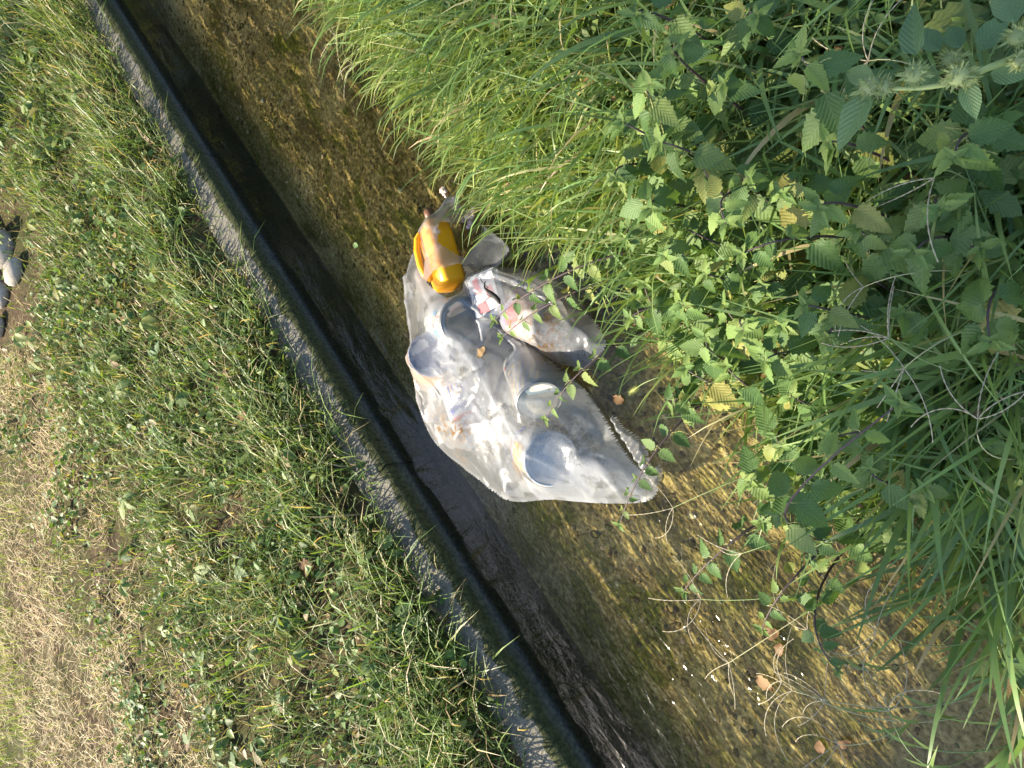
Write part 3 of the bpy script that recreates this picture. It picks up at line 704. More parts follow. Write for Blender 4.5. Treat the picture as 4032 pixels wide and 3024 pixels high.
def blob(cx, cy, r, z=.08):
    p = V2(cx, cy, z); r = r * 1.8228 * 2.4 / FPX
    return np.exp(-(((GX - p[0]) ** 2 + (GY - p[1]) ** 2) / r ** 2))
main_out = [(962, 420), (925, 470), (905, 515), (878, 545), (866, 590), (866, 650), (870, 700), (882, 760), (888, 840), (898, 900), (930, 960), (985, 1010), (1030, 1045), (1068, 1075), (1110, 1086), (1180, 1081), (1240, 1086), (1310, 1090), (1385, 1086), (1412, 1062), (1398, 1040), (1365, 1005), (1325, 950), (1287, 885), (1240, 825), (1180, 775), (1120, 725), (1080, 690), (1055, 640), (1040, 600), (1062, 575), (1088, 535), (1050, 497), (1012, 472), (985, 438)]
main_poly = smooth_poly(main_out, .03); mask = inside(main_poly)
R_long = [(895, 590, .10), (925, 650, .135), (955, 700, .14), (1005, 765, .145), (1060, 850, .135), (1085, 900, .12), (1110, 945, .115)]
R_edge = [(938, 622, .13), (985, 642, .12), (1030, 670, .10), (1080, 715, .085), (1138, 775, .07), (1210, 840, .055), (1272, 905, .045), (1328, 985, .035), (1372, 1060, .025)]
R_l2 = [(872, 600, .07), (885, 700, .09), (892, 790, .10), (905, 880, .09), (950, 960, .06)]
R_b = [(1110, 945, .115), (1130, 1010, .11), (1150, 1060, .06)]
R_b2 = [(1240, 985, .11), (1290, 1010, .07), (1330, 1060, .045)]
R_t = [(962, 430, .03), (948, 490, .10), (938, 560, .12), (945, 620, .13)]
R_m = [(960, 745, .13), (1010, 860, .12), (1060, 930, .10), (1090, 1060, .05)]
R_x1 = [(1120, 800, .10), (1195, 880, .085), (1270, 960, .06), (1340, 1070, .03)]
R_x2 = [(1085, 905, .12), (1150, 955, .11), (1225, 965, .11), (1290, 1000, .075), (1340, 1075, .03)]
R_x3 = [(1030, 690, .13), (1045, 760, .10), (1060, 850, .13)]
z = membrane(mask, ('main',), [R_x1, R_x2, R_x3, R_long, R_edge, R_l2, R_b, R_b2, R_t, R_m], .002, 46, 3)
zmain = z
def linedist(rr):
    d = np.full(GX.shape, 9.)
    Q = np.array([V2(*q) for q in rr])
    for a in range(len(Q) - 1):
        p, q = Q[a, :2], Q[a + 1, :2]; t = np.clip(((GX - p[0]) * (q - p)[0] + (GY - p[1]) * (q - p)[1]) / ((q - p) ** 2).sum(), 0, 1)
        d = np.minimum(d, np.hypot(GX - p[0] - t * (q - p)[0], GY - p[1] - t * (q - p)[1]))
    return d
thick = np.zeros(GX.shape)
for rr, w_ in ((R_long, .012), (R_edge, .026), (R_m, .012), (R_t, .012), (R_x1, .014), (R_x2, .009), (R_x3, .01), (R_b, .009), (R_l2, .012)): thick = np.maximum(thick, np.clip(1.3 - linedist(rr) / w_, 0, 1) * .7)
u = GX * .35 - GY * .94; fold = np.abs(fbm(GX * 5 + GY * 2, GY * 3 - GX * 4, 13) - .5)
thick += .7 * (fold < .045) * (fbm(GX * 4, GY * 4, 17) > .45) + .55 * (fbm(GX * 6 + 3, GY * 6, 19) > .6)
er = mask.copy()
for k in range(3): er = er & np.roll(er, 1, 0) & np.roll(er, -1, 0) & np.roll(er, 1, 1) & np.roll(er, -1, 1)
thick += .35 * (mask & ~er)
thick -= .3 * blob(1115, 845, 75, .1) + .25 * blob(1000, 690, 50, .1) + .25 * blob(933, 764, 55, .11) + .25 * blob(1180, 990, 55, .08) + .25 * blob(1000, 860, 40, .1)
stain = np.clip(blob(945, 925, 42, .09) + blob(1000, 930, 38, .09) + .7 * blob(985, 990, 25, .06), 0, 1)
drops = np.clip(blob(1240, 950, 60) + blob(1290, 1010, 40, .05) + .7 * blob(1040, 900, 40), 0, 1)
tear1 = inside(np.array([V2(*q, .105) for q in [(945, 478), (995, 474), (1000, 500), (988, 530), (984, 552), (962, 536), (946, 520), (950, 500)]]))
tear2 = inside(np.array([V2(*q, .105) for q in [(978, 568), (985, 585), (986, 625), (990, 652), (972, 640), (950, 625), (930, 608), (944, 590), (962, 580)]]))
bag = empty('plastic_bag', tuple(V2(1060, 800, 0)))
def under(parent, o):
    o.matrix_parent_inverse = Matrix.Translation(-Vector(parent.location)); return o
under(bag, obj('upper_film', grid_mesh(mask & ~tear1 & ~tear2, z, 'upper_film', M_film, (thick, stain, drops), main_poly), bag))
zl = np.where(er, -.03 - .02 * fbm(GX * 8, GY * 8, 71), .0)
under(bag, obj('lower_film', grid_mesh(mask, np.minimum(zl, z - .003), 'lower_film', M_film_lo, (0 * z, 0 * z, 0 * z), main_poly), bag))
flap = [(1318, 897), (1335, 905), (1352, 925), (1375, 940), (1392, 958), (1400, 985), (1408, 1010), (1425, 1003), (1430, 1025), (1418, 1050), (1400, 1036), (1368, 985), (1338, 935)]
flap_poly = smooth_poly(flap, .012); fm = inside(flap_poly); fz = .012 + .016 * fbm(GX * 25, GY * 25, 90) + .01 * np.abs(np.sin(GX * 60 + GY * 90))
under(bag, obj('loose_flap', grid_mesh(fm, fz, 'loose_flap', M_film_in, (.3 + 0 * z, 0 * z, drops), flap_poly), bag))
tag(bag, 'large clear plastic rubbish bag full of tins lying in the stream', 'plastic bag')
inner_out = [(990, 605), (1040, 580), (1100, 577), (1160, 590), (1215, 620), (1250, 660), (1288, 708), (1300, 745), (1283, 772), (1258, 800), (1225, 792), (1185, 780), (1120, 732), (1075, 690), (1040, 668), (1000, 640)]
inner_poly = smooth_poly(inner_out, .03); im = inside(inner_poly)
z2 = membrane(im, ('inner',), [[(1060, 590, .09), (1120, 610, .12), (1185, 650, .13), (1230, 700, .08)], [(1190, 740, .07), (1230, 770, .04), (1255, 795, .03)], [(1200, 690, .10), (1245, 705, .06), (1285, 740, .03)]], .002, 26, 8)
st2 = np.clip(blob(1180, 690, 40, .1) + blob(1190, 755, 30, .05), 0, 1) * .9
bag2 = empty('inner_bag', tuple(V2(1140, 690, 0)))
under(bag2, obj('upper_film', grid_mesh(im, z2, 'upper_film', M_film_in, (.55 * (fbm(GX * 7, GY * 7, 29) > .56), st2, blob(1215, 730, 30, .05)), inner_poly), bag2))
under(bag2, obj('lower_film', grid_mesh(im, np.full(GX.shape, -.02) - .01 * fbm(GX * 9, GY * 9, 3), 'lower_film', M_film_lo, (0 * z, 0 * z, 0 * z), inner_poly), bag2))
tag(bag2, 'smaller clear plastic bag bulging out beside the large one, under the nettles', 'plastic bag')

# ---- small things on the bag
def foam(x, y, label, n=26, sz=.03, seed=0):
    r = np.random.default_rng(seed); mb = MB(); c = V2(x, y, .01)
    for k in range(n):
        p = r.normal(size=3) * sz * np.array([.55, .4, .22]); q = .004 + .006 * r.random()
        mb.add(I2V * q + p, I2F)
    o = obj('foam_clump', mb.mesh('foam_clump', M_foam, True), M=Matrix.Translation(Vector(c))); tag(o, label, 'foam')
foam(958, 412, 'small pink white clump of foam at the tip of the bag', 14, .014, 1)
foam(984, 438, 'pink white foam lying on the tip of the bag', 22, .017, 2)
foam(1014, 468, 'pink foam at the waterline beside the clear lobe of the bag', 26, .02, 3)
def dead_leaf_mesh(seed, curl=.5):
    r = np.random.default_rng(seed); k = 9; t = np.linspace(0, 1, k); w_ = .32 * np.sin(math.pi * t ** .8) ** .8 * (1 + .25 * (r.random(k) - .5)) + .01
    V = []
    for a in range(k):
        zc = curl * .25 * math.sin(t[a] * 3 + r.random()) ; e = .12 * r.random() + .1 * curl
        V += [(-w_[a], t[a] - .5, zc + e), (0, t[a] - .5, zc), (w_[a] * (.8 + .3 * r.random()), t[a] - .5, zc + e * r.random())]
    i = np.arange(k - 1)[:, None] * 3; F = np.stack([i + [0, 1], i + [1, 2], i + [4, 5], i + [3, 4]], -1).reshape(-1, 4)
    return mesh('dead_leaf', V, F, M_dead, None, True)
DL = [dead_leaf_mesh(k, .3 + .3 * k) for k in range(4)]
def dead_leaf(p, size, label, k, rz=0, tilt=.2):
    o = obj('dead_leaf', DL[k % 4], M=Matrix.Translation(Vector(p)) @ Matrix.Rotation(rz, 4, 'Z') @ Matrix.Rotation(tilt, 4, 'X') @ Matrix.Diagonal((size, size, size, 1)))
    tag(o, label, 'leaf', 'dead leaves')
def film_at(x, y):
    p = V2(x, y, .12)
    for _ in range(4):
        i = int(round((p[0] - gx[0]) / H_)); j = int(round((p[1] - gy[0]) / H_)); p = V2(x, y, zmain[i, j])
    return p
dead_leaf(film_at(1044, 762) + [0, 0, .008], .042, 'curled brown dead leaf lying on the middle of the bag', 0, .9)
p = V2(1065, 628, .165); mb = MB()
q = np.linspace(0, 1, 8)[:, None]; mb.add(*tube(np.concatenate([.03 - .07 * q, .03 - .055 * q + .01 * np.sin(q * 6), .012 * np.sin(q * 3)], 1), [.0015, .002, .003, .005, .007, .008, .008, .003], 6))
for a, b in ((.3, .02), (.6, -.015), (.8, .012)): mb.add(*tube(np.array([(.03 - .07 * a, .03 - .055 * a, .006), (.03 - .07 * a + b, .03 - .055 * a + .02, .012), (.03 - .07 * a + b * 1.5, .03 - .055 * a + .035, .002)]), .0012, 4))
tag(obj('black_twig', mb.mesh('black_twig', plain('black_bark', (.02, .018, .015), .7)), M=Matrix.Translation(Vector(p))), 'short black rotten twig lying on the smaller bag', 'twig')

# ================================================================== FAR BANK PLANTS
BARE = at(-10, 1080, .22)
def far_pts(N, n0, n1, s0=-3.0, s1=5.2, m=250):
    s = rng.uniform(s0, s1, N); n = -rng.uniform(n0, n1, N)
    P = np.concatenate([W(s, n), far_z(s, n)[:, None]], 1); k = seen(P, m)
    bare = np.hypot((P[:, 0] - BARE[0]) / .55, (P[:, 1] - BARE[1]) / .75) + .5 * (fbm(s * 5, n * 5, 93) - .5)     # trodden soil under the tree
    k &= (bare > 1) | (rng.random(len(P)) < .12)
    return P[k], s[k], n[k]
def far_grass():
    P, s, n = far_pts(150000, .10, 2.3)
    edge = 1.42 + .6 * (fbm(s * 1.6, n * 1.6, 61) - .5)
    d = -n - edge
    p = np.clip(.9 - d * 2.6, .06, 1) * np.clip(2.4 * fbm(s * 4, n * 4, 63) - .45, .12, 1.3) * np.clip((-n - .11) / .08, .25, 1)
    k = rng.random(len(P)) < p * .62; P, s, n = P[k], s[k], n[k]; N = len(P)
    tall = fbm(s * 2.6, n * 2.6, 65)
    L = (.045 + .13 * rng.random(N) ** 1.5) * (.35 + 1.25 * tall) * np.clip(1.25 - (-n) * .28, .4, 1) * np.where(-n < .45, 1.6, 1)
    az = rng.uniform(0, 6.28, N); az = np.where(rng.random(N) < .2, rng.normal(-.8, .8, N), az)
    c = mixcol(N, [(.085, .155, .035), (.13, .21, .045), (.19, .27, .065), (.07, .13, .04), (.44, .36, .2)], [.26, .28, .2, .08, .18])
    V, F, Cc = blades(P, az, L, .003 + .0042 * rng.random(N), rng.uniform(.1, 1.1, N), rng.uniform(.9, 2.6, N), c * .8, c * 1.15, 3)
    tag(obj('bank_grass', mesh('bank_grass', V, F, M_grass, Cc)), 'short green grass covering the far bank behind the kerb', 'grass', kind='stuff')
    # thinner green blades and dry straw of the mown strip
    P, s, n = far_pts(230000, 1.0, 5.4)
    d = -n - (1.42 + .6 * (fbm(s * 1.6, n * 1.6, 61) - .5))
    p = np.clip(.25 + d * 1.6, .05, 1) * np.clip(1.35 - .2 * (-n), .3, 1) * np.clip(2.6 * fbm(s * 4, n * 4, 67) - .6, .1, 1.25)
    k = rng.random(len(P)) < p * .6; P, s, n = P[k], s[k], n[k]; N = len(P)
    P[:, 2] += .025 * rng.random(N)
    c = mixcol(N, [(.62, .49, .28), (.5, .38, .2), (.72, .6, .37), (.38, .27, .14)], [.4, .3, .15, .15])
    V, F, Cc = blades(P, rng.uniform(0, 6.28, N), .03 + .07 * rng.random(N), .002 + .0025 * rng.random(N), rng.uniform(.8, 1.6, N), rng.uniform(1.2, 1.9, N), c, c, 2)
    tag(obj('dry_straw', mesh('dry_straw', V, F, M_straw, Cc)), 'pale dry mown straw covering the strip at the left of the far bank', 'dry grass', kind='stuff')
    P, s, n = far_pts(120000, 1.5, 6.0)
    p = (.25 + .75 * (fbm(s * 1.8, n * 1.8, 69) > .5)) * np.where(-n > 3.2, 1., .45)
    k = rng.random(len(P)) < p * .5; P = P[k]; N = len(P)
    c = mixcol(N, [(.17, .26, .05), (.24, .32, .07), (.12, .2, .04)])
    V, F, Cc = blades(P, rng.normal(-1.0, .9, N), .03 + .05 * rng.random(N), .0025 + .002 * rng.random(N), rng.uniform(.1, .7, N), rng.uniform(.6, 1.6, N), c, c * 1.1, 2)
    tag(obj('mown_grass', mesh('mown_grass', V, F, M_grass, Cc)), 'sparse yellow green mown grass among the straw', 'grass', kind='stuff')
    # low broad leaves among the grass
    P, s, n = far_pts(60000, .12, 2.4)
    k = rng.random(len(P)) < (fbm(s * 3 + 9, n * 3, 73) > .56) * .42 + .03; P = P[k]; N = len(P)
    return leaf_scatter(P, .014 + .03 * rng.random(N) ** 1.5, .02 + .06 * rng.random(N), [(.07, .14, .035), (.11, .19, .045), (.06, .11, .03), (.19, .25, .06), (.22, .15, .07)], [.3, .28, .2, .14, .08])
def leaf_scatter(P, size, up, cols, w_):
    N = len(P); P = P.copy(); P[:, 2] += up
    az = rng.uniform(0, 6.28, N); pit = rng.normal(0, .45, N); rol = rng.normal(0, .45, N)
    f = np.stack([np.cos(az) * np.cos(pit), np.sin(az) * np.cos(pit), np.sin(pit)], -1); sd_ = np.stack([-np.sin(az) * np.cos(rol), np.cos(az) * np.cos(rol), np.sin(rol)], -1)
    s = size[:, None]; up_ = np.cross(f, sd_)
    V = np.stack([P, P + (f * .35 + sd_ * .38 + up_ * .1) * s, P + (f * .75 + sd_ * .3 + up_ * .08) * s, P + f * 1.1 * s - up_ * .08 * s, P + (f * .75 - sd_ * .3 + up_ * .08) * s, P + (f * .35 - sd_ * .38 + up_ * .1) * s, P + f * .5 * s - up_ * .03 * s], 1).reshape(-1, 3)
    i = (np.arange(N) * 7)[:, None]
    F = np.concatenate([np.stack([i[:, 0] + a, i[:, 0] + b, i[:, 0] + 6], -1) for a, b in ((0, 1), (1, 2), (2, 3), (3, 4), (4, 5), (5, 0))])
    return V, F, np.repeat(mixcol(N, cols, w_), 7, 0)
V, F, c = far_grass()
tag(obj('low_weeds', mesh('low_weeds', V, F, M_small, c)), 'low broad leaved weeds mixed into the grass of the far bank', 'weeds', kind='stuff')

# ---- leaf shapes
def leaf_mesh(name, mat, prof, teeth, k=13, droop=.25, cup=.12, tooth=.1, seed=0, wid=.32):
    """leaf along +Y from its stalk, one unit long, toothed rim, raised halves"""
    r = np.random.default_rng(seed); V = []; U = []
    t = np.linspace(0, 1, k)
    for a in range(k):
        w_ = wid * prof(t[a]); to = (1 + tooth * (1 if a % 2 else -1) * teeth) if 0 < a < k - 1 else 1
        z0 = -droop * t[a] ** 2; wob = .03 * math.sin(a * 1.9 + seed)
        y = t[a] - (.03 * teeth if a % 2 else 0)
        V += [(-w_ * to, y, z0 + cup * w_ * 2 + wob * w_ * 3), (-w_ * .5, t[a], z0 + cup * w_ * 1.3), (0, t[a], z0), (w_ * .5, t[a], z0 + cup * w_ * 1.3), (w_ * to, y, z0 + cup * w_ * 2 - wob * w_ * 3)]
        U += [(.5 - w_ * to / (2 * wid), t[a]), (.5 - w_ * .25 / wid, t[a]), (.5, t[a]), (.5 + w_ * .25 / wid, t[a]), (.5 + w_ * to / (2 * wid), t[a])]
    i = np.arange(k - 1)[:, None] * 5; j = np.arange(4)[None]
    F = np.stack([i + j, i + j + 1, i + 5 + j + 1, i + 5 + j], -1).reshape(-1, 4)
    return mesh(name, V, F, mat, None, True, U)
p_net = lambda t: (math.sin(math.pi * min(1, t ** .62)) ** .8) * (1 - .25 * t) + .01 if t < 1 else .01
p_cre = lambda t: (math.sin(math.pi * t ** 1.15) ** .75 if 0 < t < 1 else 0) + .02
p_pig = lambda t: (math.sin(math.pi * t ** .7) ** .9 if 0 < t < 1 else 0) + .015
NL = [leaf_mesh('leaf', M_nettle, p_net, 1, 15, .12 + .22 * q, .10 + .06 * q, .13, q) for q in range(4)]
NLY = [leaf_mesh('leaf', M_nettle_y, p_net, 1, 11, .1 + .2 * q, .2, .13, q + 9, .27) for q in range(2)]
CL = [leaf_mesh('leaflet', M_creep, p_cre, 1, 11, .1 + .18 * q, .06 + .08 * q, .14, q + 20, .26) for q in range(3)]
PL = [leaf_mesh('leaf', M_pig, p_pig, .3, 9, .15 + .2 * q, .16, .06, q + 30, .27) for q in range(2)]
def leafM(p, az, pitch, roll, size):
    return Matrix.Translation(Vector(p)) @ Matrix.Rotation(az - math.pi / 2, 4, 'Z') @ Matrix.Rotation(pitch, 4, 'X') @ Matrix.Rotation(roll, 4, 'Y') @ Matrix.Diagonal((size, size, size, 1))
FS = []
for q in range(3):
    r = np.random.default_rng(50 + q); k = 15; t = np.linspace(0, 1, k)
    P = np.stack([.12 * np.sin(t * 4 + q), t * .8, -.55 * t ** 1.6 + .06 * np.sin(t * 9 + q)], -1)
    FS.append(mesh('flower_string', *tube(P, np.where(np.arange(k) % 2, .055, .02) * (1 - .5 * t), 5), M_flower))
def curve_pts(B, T, sag, k=12):
    B, T = np.asarray(B, float), np.asarray(T, float); t = np.linspace(0, 1, k)[:, None]
    C = np.array([B[0] * .72 + T[0] * .28, B[1] * .72 + T[1] * .28, max(B[2], T[2]) + sag])
    return B * (1 - t) ** 2 + 2 * C * t * (1 - t) + T * t ** 2
def nettle(B, T, label, group=None, size=.075, nodes=6, sag=.1, flowers=True, seed=0, start=.3, young=0, stem_m=None):
    r = np.random.default_rng(seed); t = empty('nettle_plant', tuple(B))
    P = curve_pts(B, T, sag, 14); Lq = P - np.asarray(B)
    obj('stem', mesh('stem', *tube(Lq, np.linspace(.0034, .0012, 14), 6), stem_m or M_stem_d, None, True), t)
    for k in range(nodes):
        f = start + (1 - start) * (k / (nodes - 1)) ** .85; x = f * 13; a = min(int(x), 12); p = Lq[a] * (1 - (x - a)) + Lq[a + 1] * (x - a)
        d = P[min(a + 1, 13)] - P[a]; azs = math.atan2(d[1], d[0]); up = abs(d[2]) / (np.linalg.norm(d) + 1e-9)
        sz = size * (1 - .62 * (k / (nodes - 1)) ** 1.6) * r.uniform(.85, 1.1)
        az0 = azs + math.pi / 2 * (k % 2) + (r.random() - .5) * .5 if up > .6 else azs + math.pi / 2 + (r.random() - .5) * .6
        for sg in (0, 1):
            az = az0 + math.pi * sg + (r.random() - .5) * .4 - (.45 if not sg else -.45) * (up <= .6)
            pit = r.uniform(-.75, -.05) if k < nodes - 1 else r.uniform(-.1, .5)
            me = NLY[r.integers(2)] if (k >= nodes - 1 - young) else NL[r.integers(4)]
            pet = .012 * sz / .07; q = p + np.array([math.cos(az), math.sin(az), .3]) * pet
            obj('leaf', me, t, leafM(q, az, pit, r.normal(0, .3), sz))
            if flowers and 0 < k < nodes - 1:
                obj('flower_string', FS[r.integers(3)], t, leafM(p, az + r.uniform(.4, .9), r.uniform(-.2, .4), 0, sz * r.uniform(.5, .75)))
    for az in (azs + .8, azs + 2.2, azs + 4, azs + 5.4):
        obj('leaf', NLY[0], t, leafM(Lq[-1], az, r.uniform(-.1, .7), 0, size * .27))
    tag(t, label, 'nettle', group); return t
def bank_pt(x, y, zh=0):
    """point of the near bank's ground that stands behind a pixel"""
    z = .25
    for _ in range(6):
        p = at(x, y, z); s, n = SN(p[0], p[1]); z = float(np.clip(bank_z(s, n), 0, .5))
    return at(x, y, z)

# ---- creeper sprigs
def creeper(p, size, label, group, seed, az=0, h=.06, name='creeper_sprig'):
    r = np.random.default_rng(seed); t = empty(name, tuple(p))
    hub = np.array([.02 * r.normal(), .02 * r.normal(), h])
    obj('stalk', mesh('stalk', *tube(np.stack([np.zeros(3), hub * [.3, .3, .6], hub]), [.0016, .0013, .001], 5), M_stem_g), t)
    for k in range(5):
        a = az + (k - 2) * .95 + r.normal(0, .1); sz = size * (1 - .16 * abs(k - 2)) * r.uniform(.9, 1.1)
        obj('leaflet', CL[r.integers(3)], t, leafM(hub + .008 * np.array([math.cos(a), math.sin(a), .1]), a, r.uniform(-.5, .05), r.normal(0, .25), sz))
    tag(t, label, 'creeper', group)
# far bank sprigs
P, s, n = far_pts(420, .2, 1.7, m=0); P = P[:78]; n = n[:78]
FX, FY = px(P); FL = {}
for nm, lo, hi in (('right along the kerb', 0, .42), ('a step behind the kerb', .42, .7), ('in the middle of the green strip', .7, 1.0), ('behind the middle of the green strip', 1.0, 1.3), ('by the border of the straw', 1.3, 9)):
    ids = [k for k in range(len(P)) if lo <= -n[k] < hi]; ids.sort(key=lambda k: FY[k])
    for q, k in enumerate(ids): FL[k] = ('%s from the top' % ORD[q] if q < 26 else 'lowest', nm)
for k in range(len(P)):
    creeper(P[k], .05 + .045 * rng.random(), 'creeper sprig %s of those %s' % FL[k], 'creeper sprigs on the far bank', 300 + k, rng.uniform(0, 6.28), .06 + .05 * rng.random())
# dandelion like rosettes and dead leaves of the far bank
def rosette(p, size, nl, label, seed):
    r = np.random.default_rng(seed); t = empty('dock_rosette', tuple(p))
    for k in range(nl):
        obj('leaf', PL[k % 2], t, leafM((0, 0, .02), k * 2.4 + r.random(), r.uniform(.0, .7), r.normal(0, .2), size * r.uniform(.7, 1.1)))
    tag(t, label, 'weed')
def far_pt(x, y): 
    p = at(x, y, .14); s, n = SN(p[0], p[1]); return at(x, y, far_z(s, n))
rosette(far_pt(700, 905), .12, 4, 'broad leaved dock with a rounded leaf next to the kerb', 1)
rosette(far_pt(560, 2780), .10, 5, 'low dock rosette in the grass near the lower left', 2)
rosette(far_pt(1350, 2075), .09, 6, 'bright green rosette in the grass beside the kerb', 3)
rosette(far_pt(640, 1400), .09, 5, 'pale green rosette in the sunny middle of the far bank', 4)
for k, (x, y, lb) in enumerate([(1245, 2210, 'curled tan dead leaf in the grass by the lower kerb'), (1265, 2235, 'brown dead leaf next to the curled tan one'), (1905, 2790, 'tan dead leaf standing in grass at the kerb edge'), (730, 2150, 'small pale dead leaf in the straw border'),
                                (400, 150, 'reddish dead leaf lying on the far kerb'), (1000, 1640, 'brown dead leaf on the bank left of the kerb'), (460, 880, 'tan dead leaf in the upper grass'), (1050, 1370, 'pinkish brown dead leaf in the sunny grass')]):
    p = far_pt(x, y); s, n = SN(p[0], p[1]); p[2] = (.075 if n > -.2 else p[2] + .05); dead_leaf(p, .06, lb, k, k * 1.3, .4)
# tussocks by the kerb
def tuft(name, p, n, L, Wd, c, label, group, spread, seed, az0=None, cat='grass tuft', dry=0, tipc=None, t1=(1.2, 2.3), meshes=None):
    r = np.random.default_rng(seed); t = empty(name, tuple(p))
    for k in range(n):
        az = r.uniform(0, 6.28) if az0 is None else az0 + r.normal(0, spread)
        pp = np.array([[.02 * r.normal(), .02 * r.normal(), -.01]])
        V, F, C = blades(pp, np.array([az]), np.array([L * r.uniform(.6, 1.15)]), np.array([Wd * r.uniform(.7, 1.2)]), np.array([r.uniform(.05, .6)]), np.array([r.uniform(*t1)]), np.array([c]) * .9, np.array([c if tipc is None else tipc]), 9, pw=r.uniform(1.0, 2.2), twist=np.array([r.normal(0, .5)]))
        if r.random() < dry: C[:] = np.array([.45, .36, .19])
        obj('blade', mesh('blade', V, F, M_grass, C * r.uniform(.75, 1.25), True), t)
    tag(t, label, cat, group)
for k, (x, y, L, lb) in enumerate([(1300, 1905, .16, 'dry curling grass tuft spilling over the kerb at its joint'), (700, 860, .14, 'grass tuft leaning over the kerb next to the dock'), (1275, 1830, .13, 'thin brown grass tuft hanging over the kerb above the joint'),
                                   (1560, 2160, .15, 'sparse dry grass tuft lying across the kerb lower down'), (1900, 2650, .15, 'green grass tuft reaching over the lower kerb'), (600, 560, .12, 'fine grass tuft covering the kerb in the upper part'), (500, 1680, .2, 'pale blue green grass tussock in the middle of the far bank'), (700, 1760, .2, 'second pale grass tussock on the far bank nearer the kerb')]):
    tuft('grass_tuft', far_pt(x, y), 26, L, .0045, (.2, .26, .08) if k < 6 else (.15, .25, .11), lb, 'grass tufts on the far bank', .8, 500 + k, az0=-.75 + .3 * (k % 3), dry=.35 if k in (0, 2, 3) else .1)

# ================================================================== NEAR BANK PLANTS
def near_pts(N, d0, d1, s0, s1, m=300):
    s = rng.uniform(s0, s1, N); n = near_edge(s) + rng.uniform(d0, d1, N)
    P = np.concatenate([W(s, n), bank_z(s, n)[:, None]], 1); k = seen(P, m); return P[k], s[k], n[k]
AZW = math.atan2(-KN[1], -KN[0])                   # heading from the bank towards the water
def near_grass():
    # lush overhanging grass upstream of the bag
    P, s, n = near_pts(14500, -.02, .75, -.62, 3.6)
    p = np.clip((s + .75) / .5, 0, 1) * np.clip(1.3 - (n - 1.06) * .9, .3, 1); k = rng.random(len(P)) < p * .8; P, s, n = P[k], s[k], n[k]; N = len(P)
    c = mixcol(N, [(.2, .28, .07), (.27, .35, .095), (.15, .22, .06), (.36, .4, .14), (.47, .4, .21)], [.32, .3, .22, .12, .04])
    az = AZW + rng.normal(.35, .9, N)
    L = .15 + .22 * rng.random(N)
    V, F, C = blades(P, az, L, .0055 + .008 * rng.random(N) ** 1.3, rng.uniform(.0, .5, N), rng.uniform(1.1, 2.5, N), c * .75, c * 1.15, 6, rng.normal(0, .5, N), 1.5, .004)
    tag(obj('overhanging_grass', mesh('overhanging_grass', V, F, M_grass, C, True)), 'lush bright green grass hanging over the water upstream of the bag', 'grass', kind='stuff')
    # under-storey of the bank
    P, s, n = near_pts(26000, .0, 1.15, -2.9, .9)
    N = len(P); k = rng.random(N) < .75 * np.clip((n - 1.06) * 4 + .25, .25, 1); P, s, n = P[k], s[k], n[k]; N = len(P)
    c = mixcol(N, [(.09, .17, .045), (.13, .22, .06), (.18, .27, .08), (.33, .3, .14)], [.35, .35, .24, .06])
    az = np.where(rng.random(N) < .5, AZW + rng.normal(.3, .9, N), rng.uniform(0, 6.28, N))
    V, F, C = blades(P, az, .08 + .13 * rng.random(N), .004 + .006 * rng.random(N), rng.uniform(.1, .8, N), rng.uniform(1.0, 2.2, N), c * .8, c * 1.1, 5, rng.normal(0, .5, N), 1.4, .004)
    P2, s2, n2 = near_pts(11000, .0, 1.15, -2.9, .9); k = rng.random(len(P2)) < .5 + .5 * np.clip((n2 - 1.06) * 4, 0, 1); P2 = P2[k]; N2 = len(P2)
    c2 = mixcol(N2, [(.12, .21, .06), (.16, .26, .08), (.21, .3, .1), (.4, .35, .18)], [.35, .35, .24, .06])
    az2 = np.where(rng.random(N2) < .6, AZW + rng.normal(.3, .9, N2), rng.uniform(0, 6.28, N2))
    Vb, Fb, Cb = blades(P2, az2, .18 + .26 * rng.random(N2), .0045 + .007 * rng.random(N2) ** 1.5, rng.uniform(.0, .6, N2), rng.uniform(.9, 2.5, N2), c2 * .8, c2 * 1.1, 7, rng.normal(0, .5, N2), 1.7, .004)
    F = np.concatenate([F, Fb + len(V)]); V = np.concatenate([V, Vb]); C = np.concatenate([C, Cb])
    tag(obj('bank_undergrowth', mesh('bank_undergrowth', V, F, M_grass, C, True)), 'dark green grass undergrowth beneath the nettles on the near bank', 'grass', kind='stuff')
    P, s, n = near_pts(26000, -.01, 1.1, -2.6, 1.0)
    k = rng.random(len(P)) < .2 + .5 * (fbm(s * 4, n * 4, 83) > .48); P = P[k]; P = P[rng.random(len(P)) < .7]; N = len(P)
    V, F, c = leaf_scatter(P, .014 + .026 * rng.random(N), .02 + .2 * rng.random(N), [(.08, .15, .04), (.12, .2, .05), (.17, .26, .065), (.25, .3, .08), (.27, .17, .08)], [.3, .32, .22, .12, .04])
    tag(obj('bank_weeds', mesh('bank_weeds', V, F, M_small, c)), 'small leaved weeds filling the near bank below the nettles', 'weeds', kind='stuff')
near_grass()

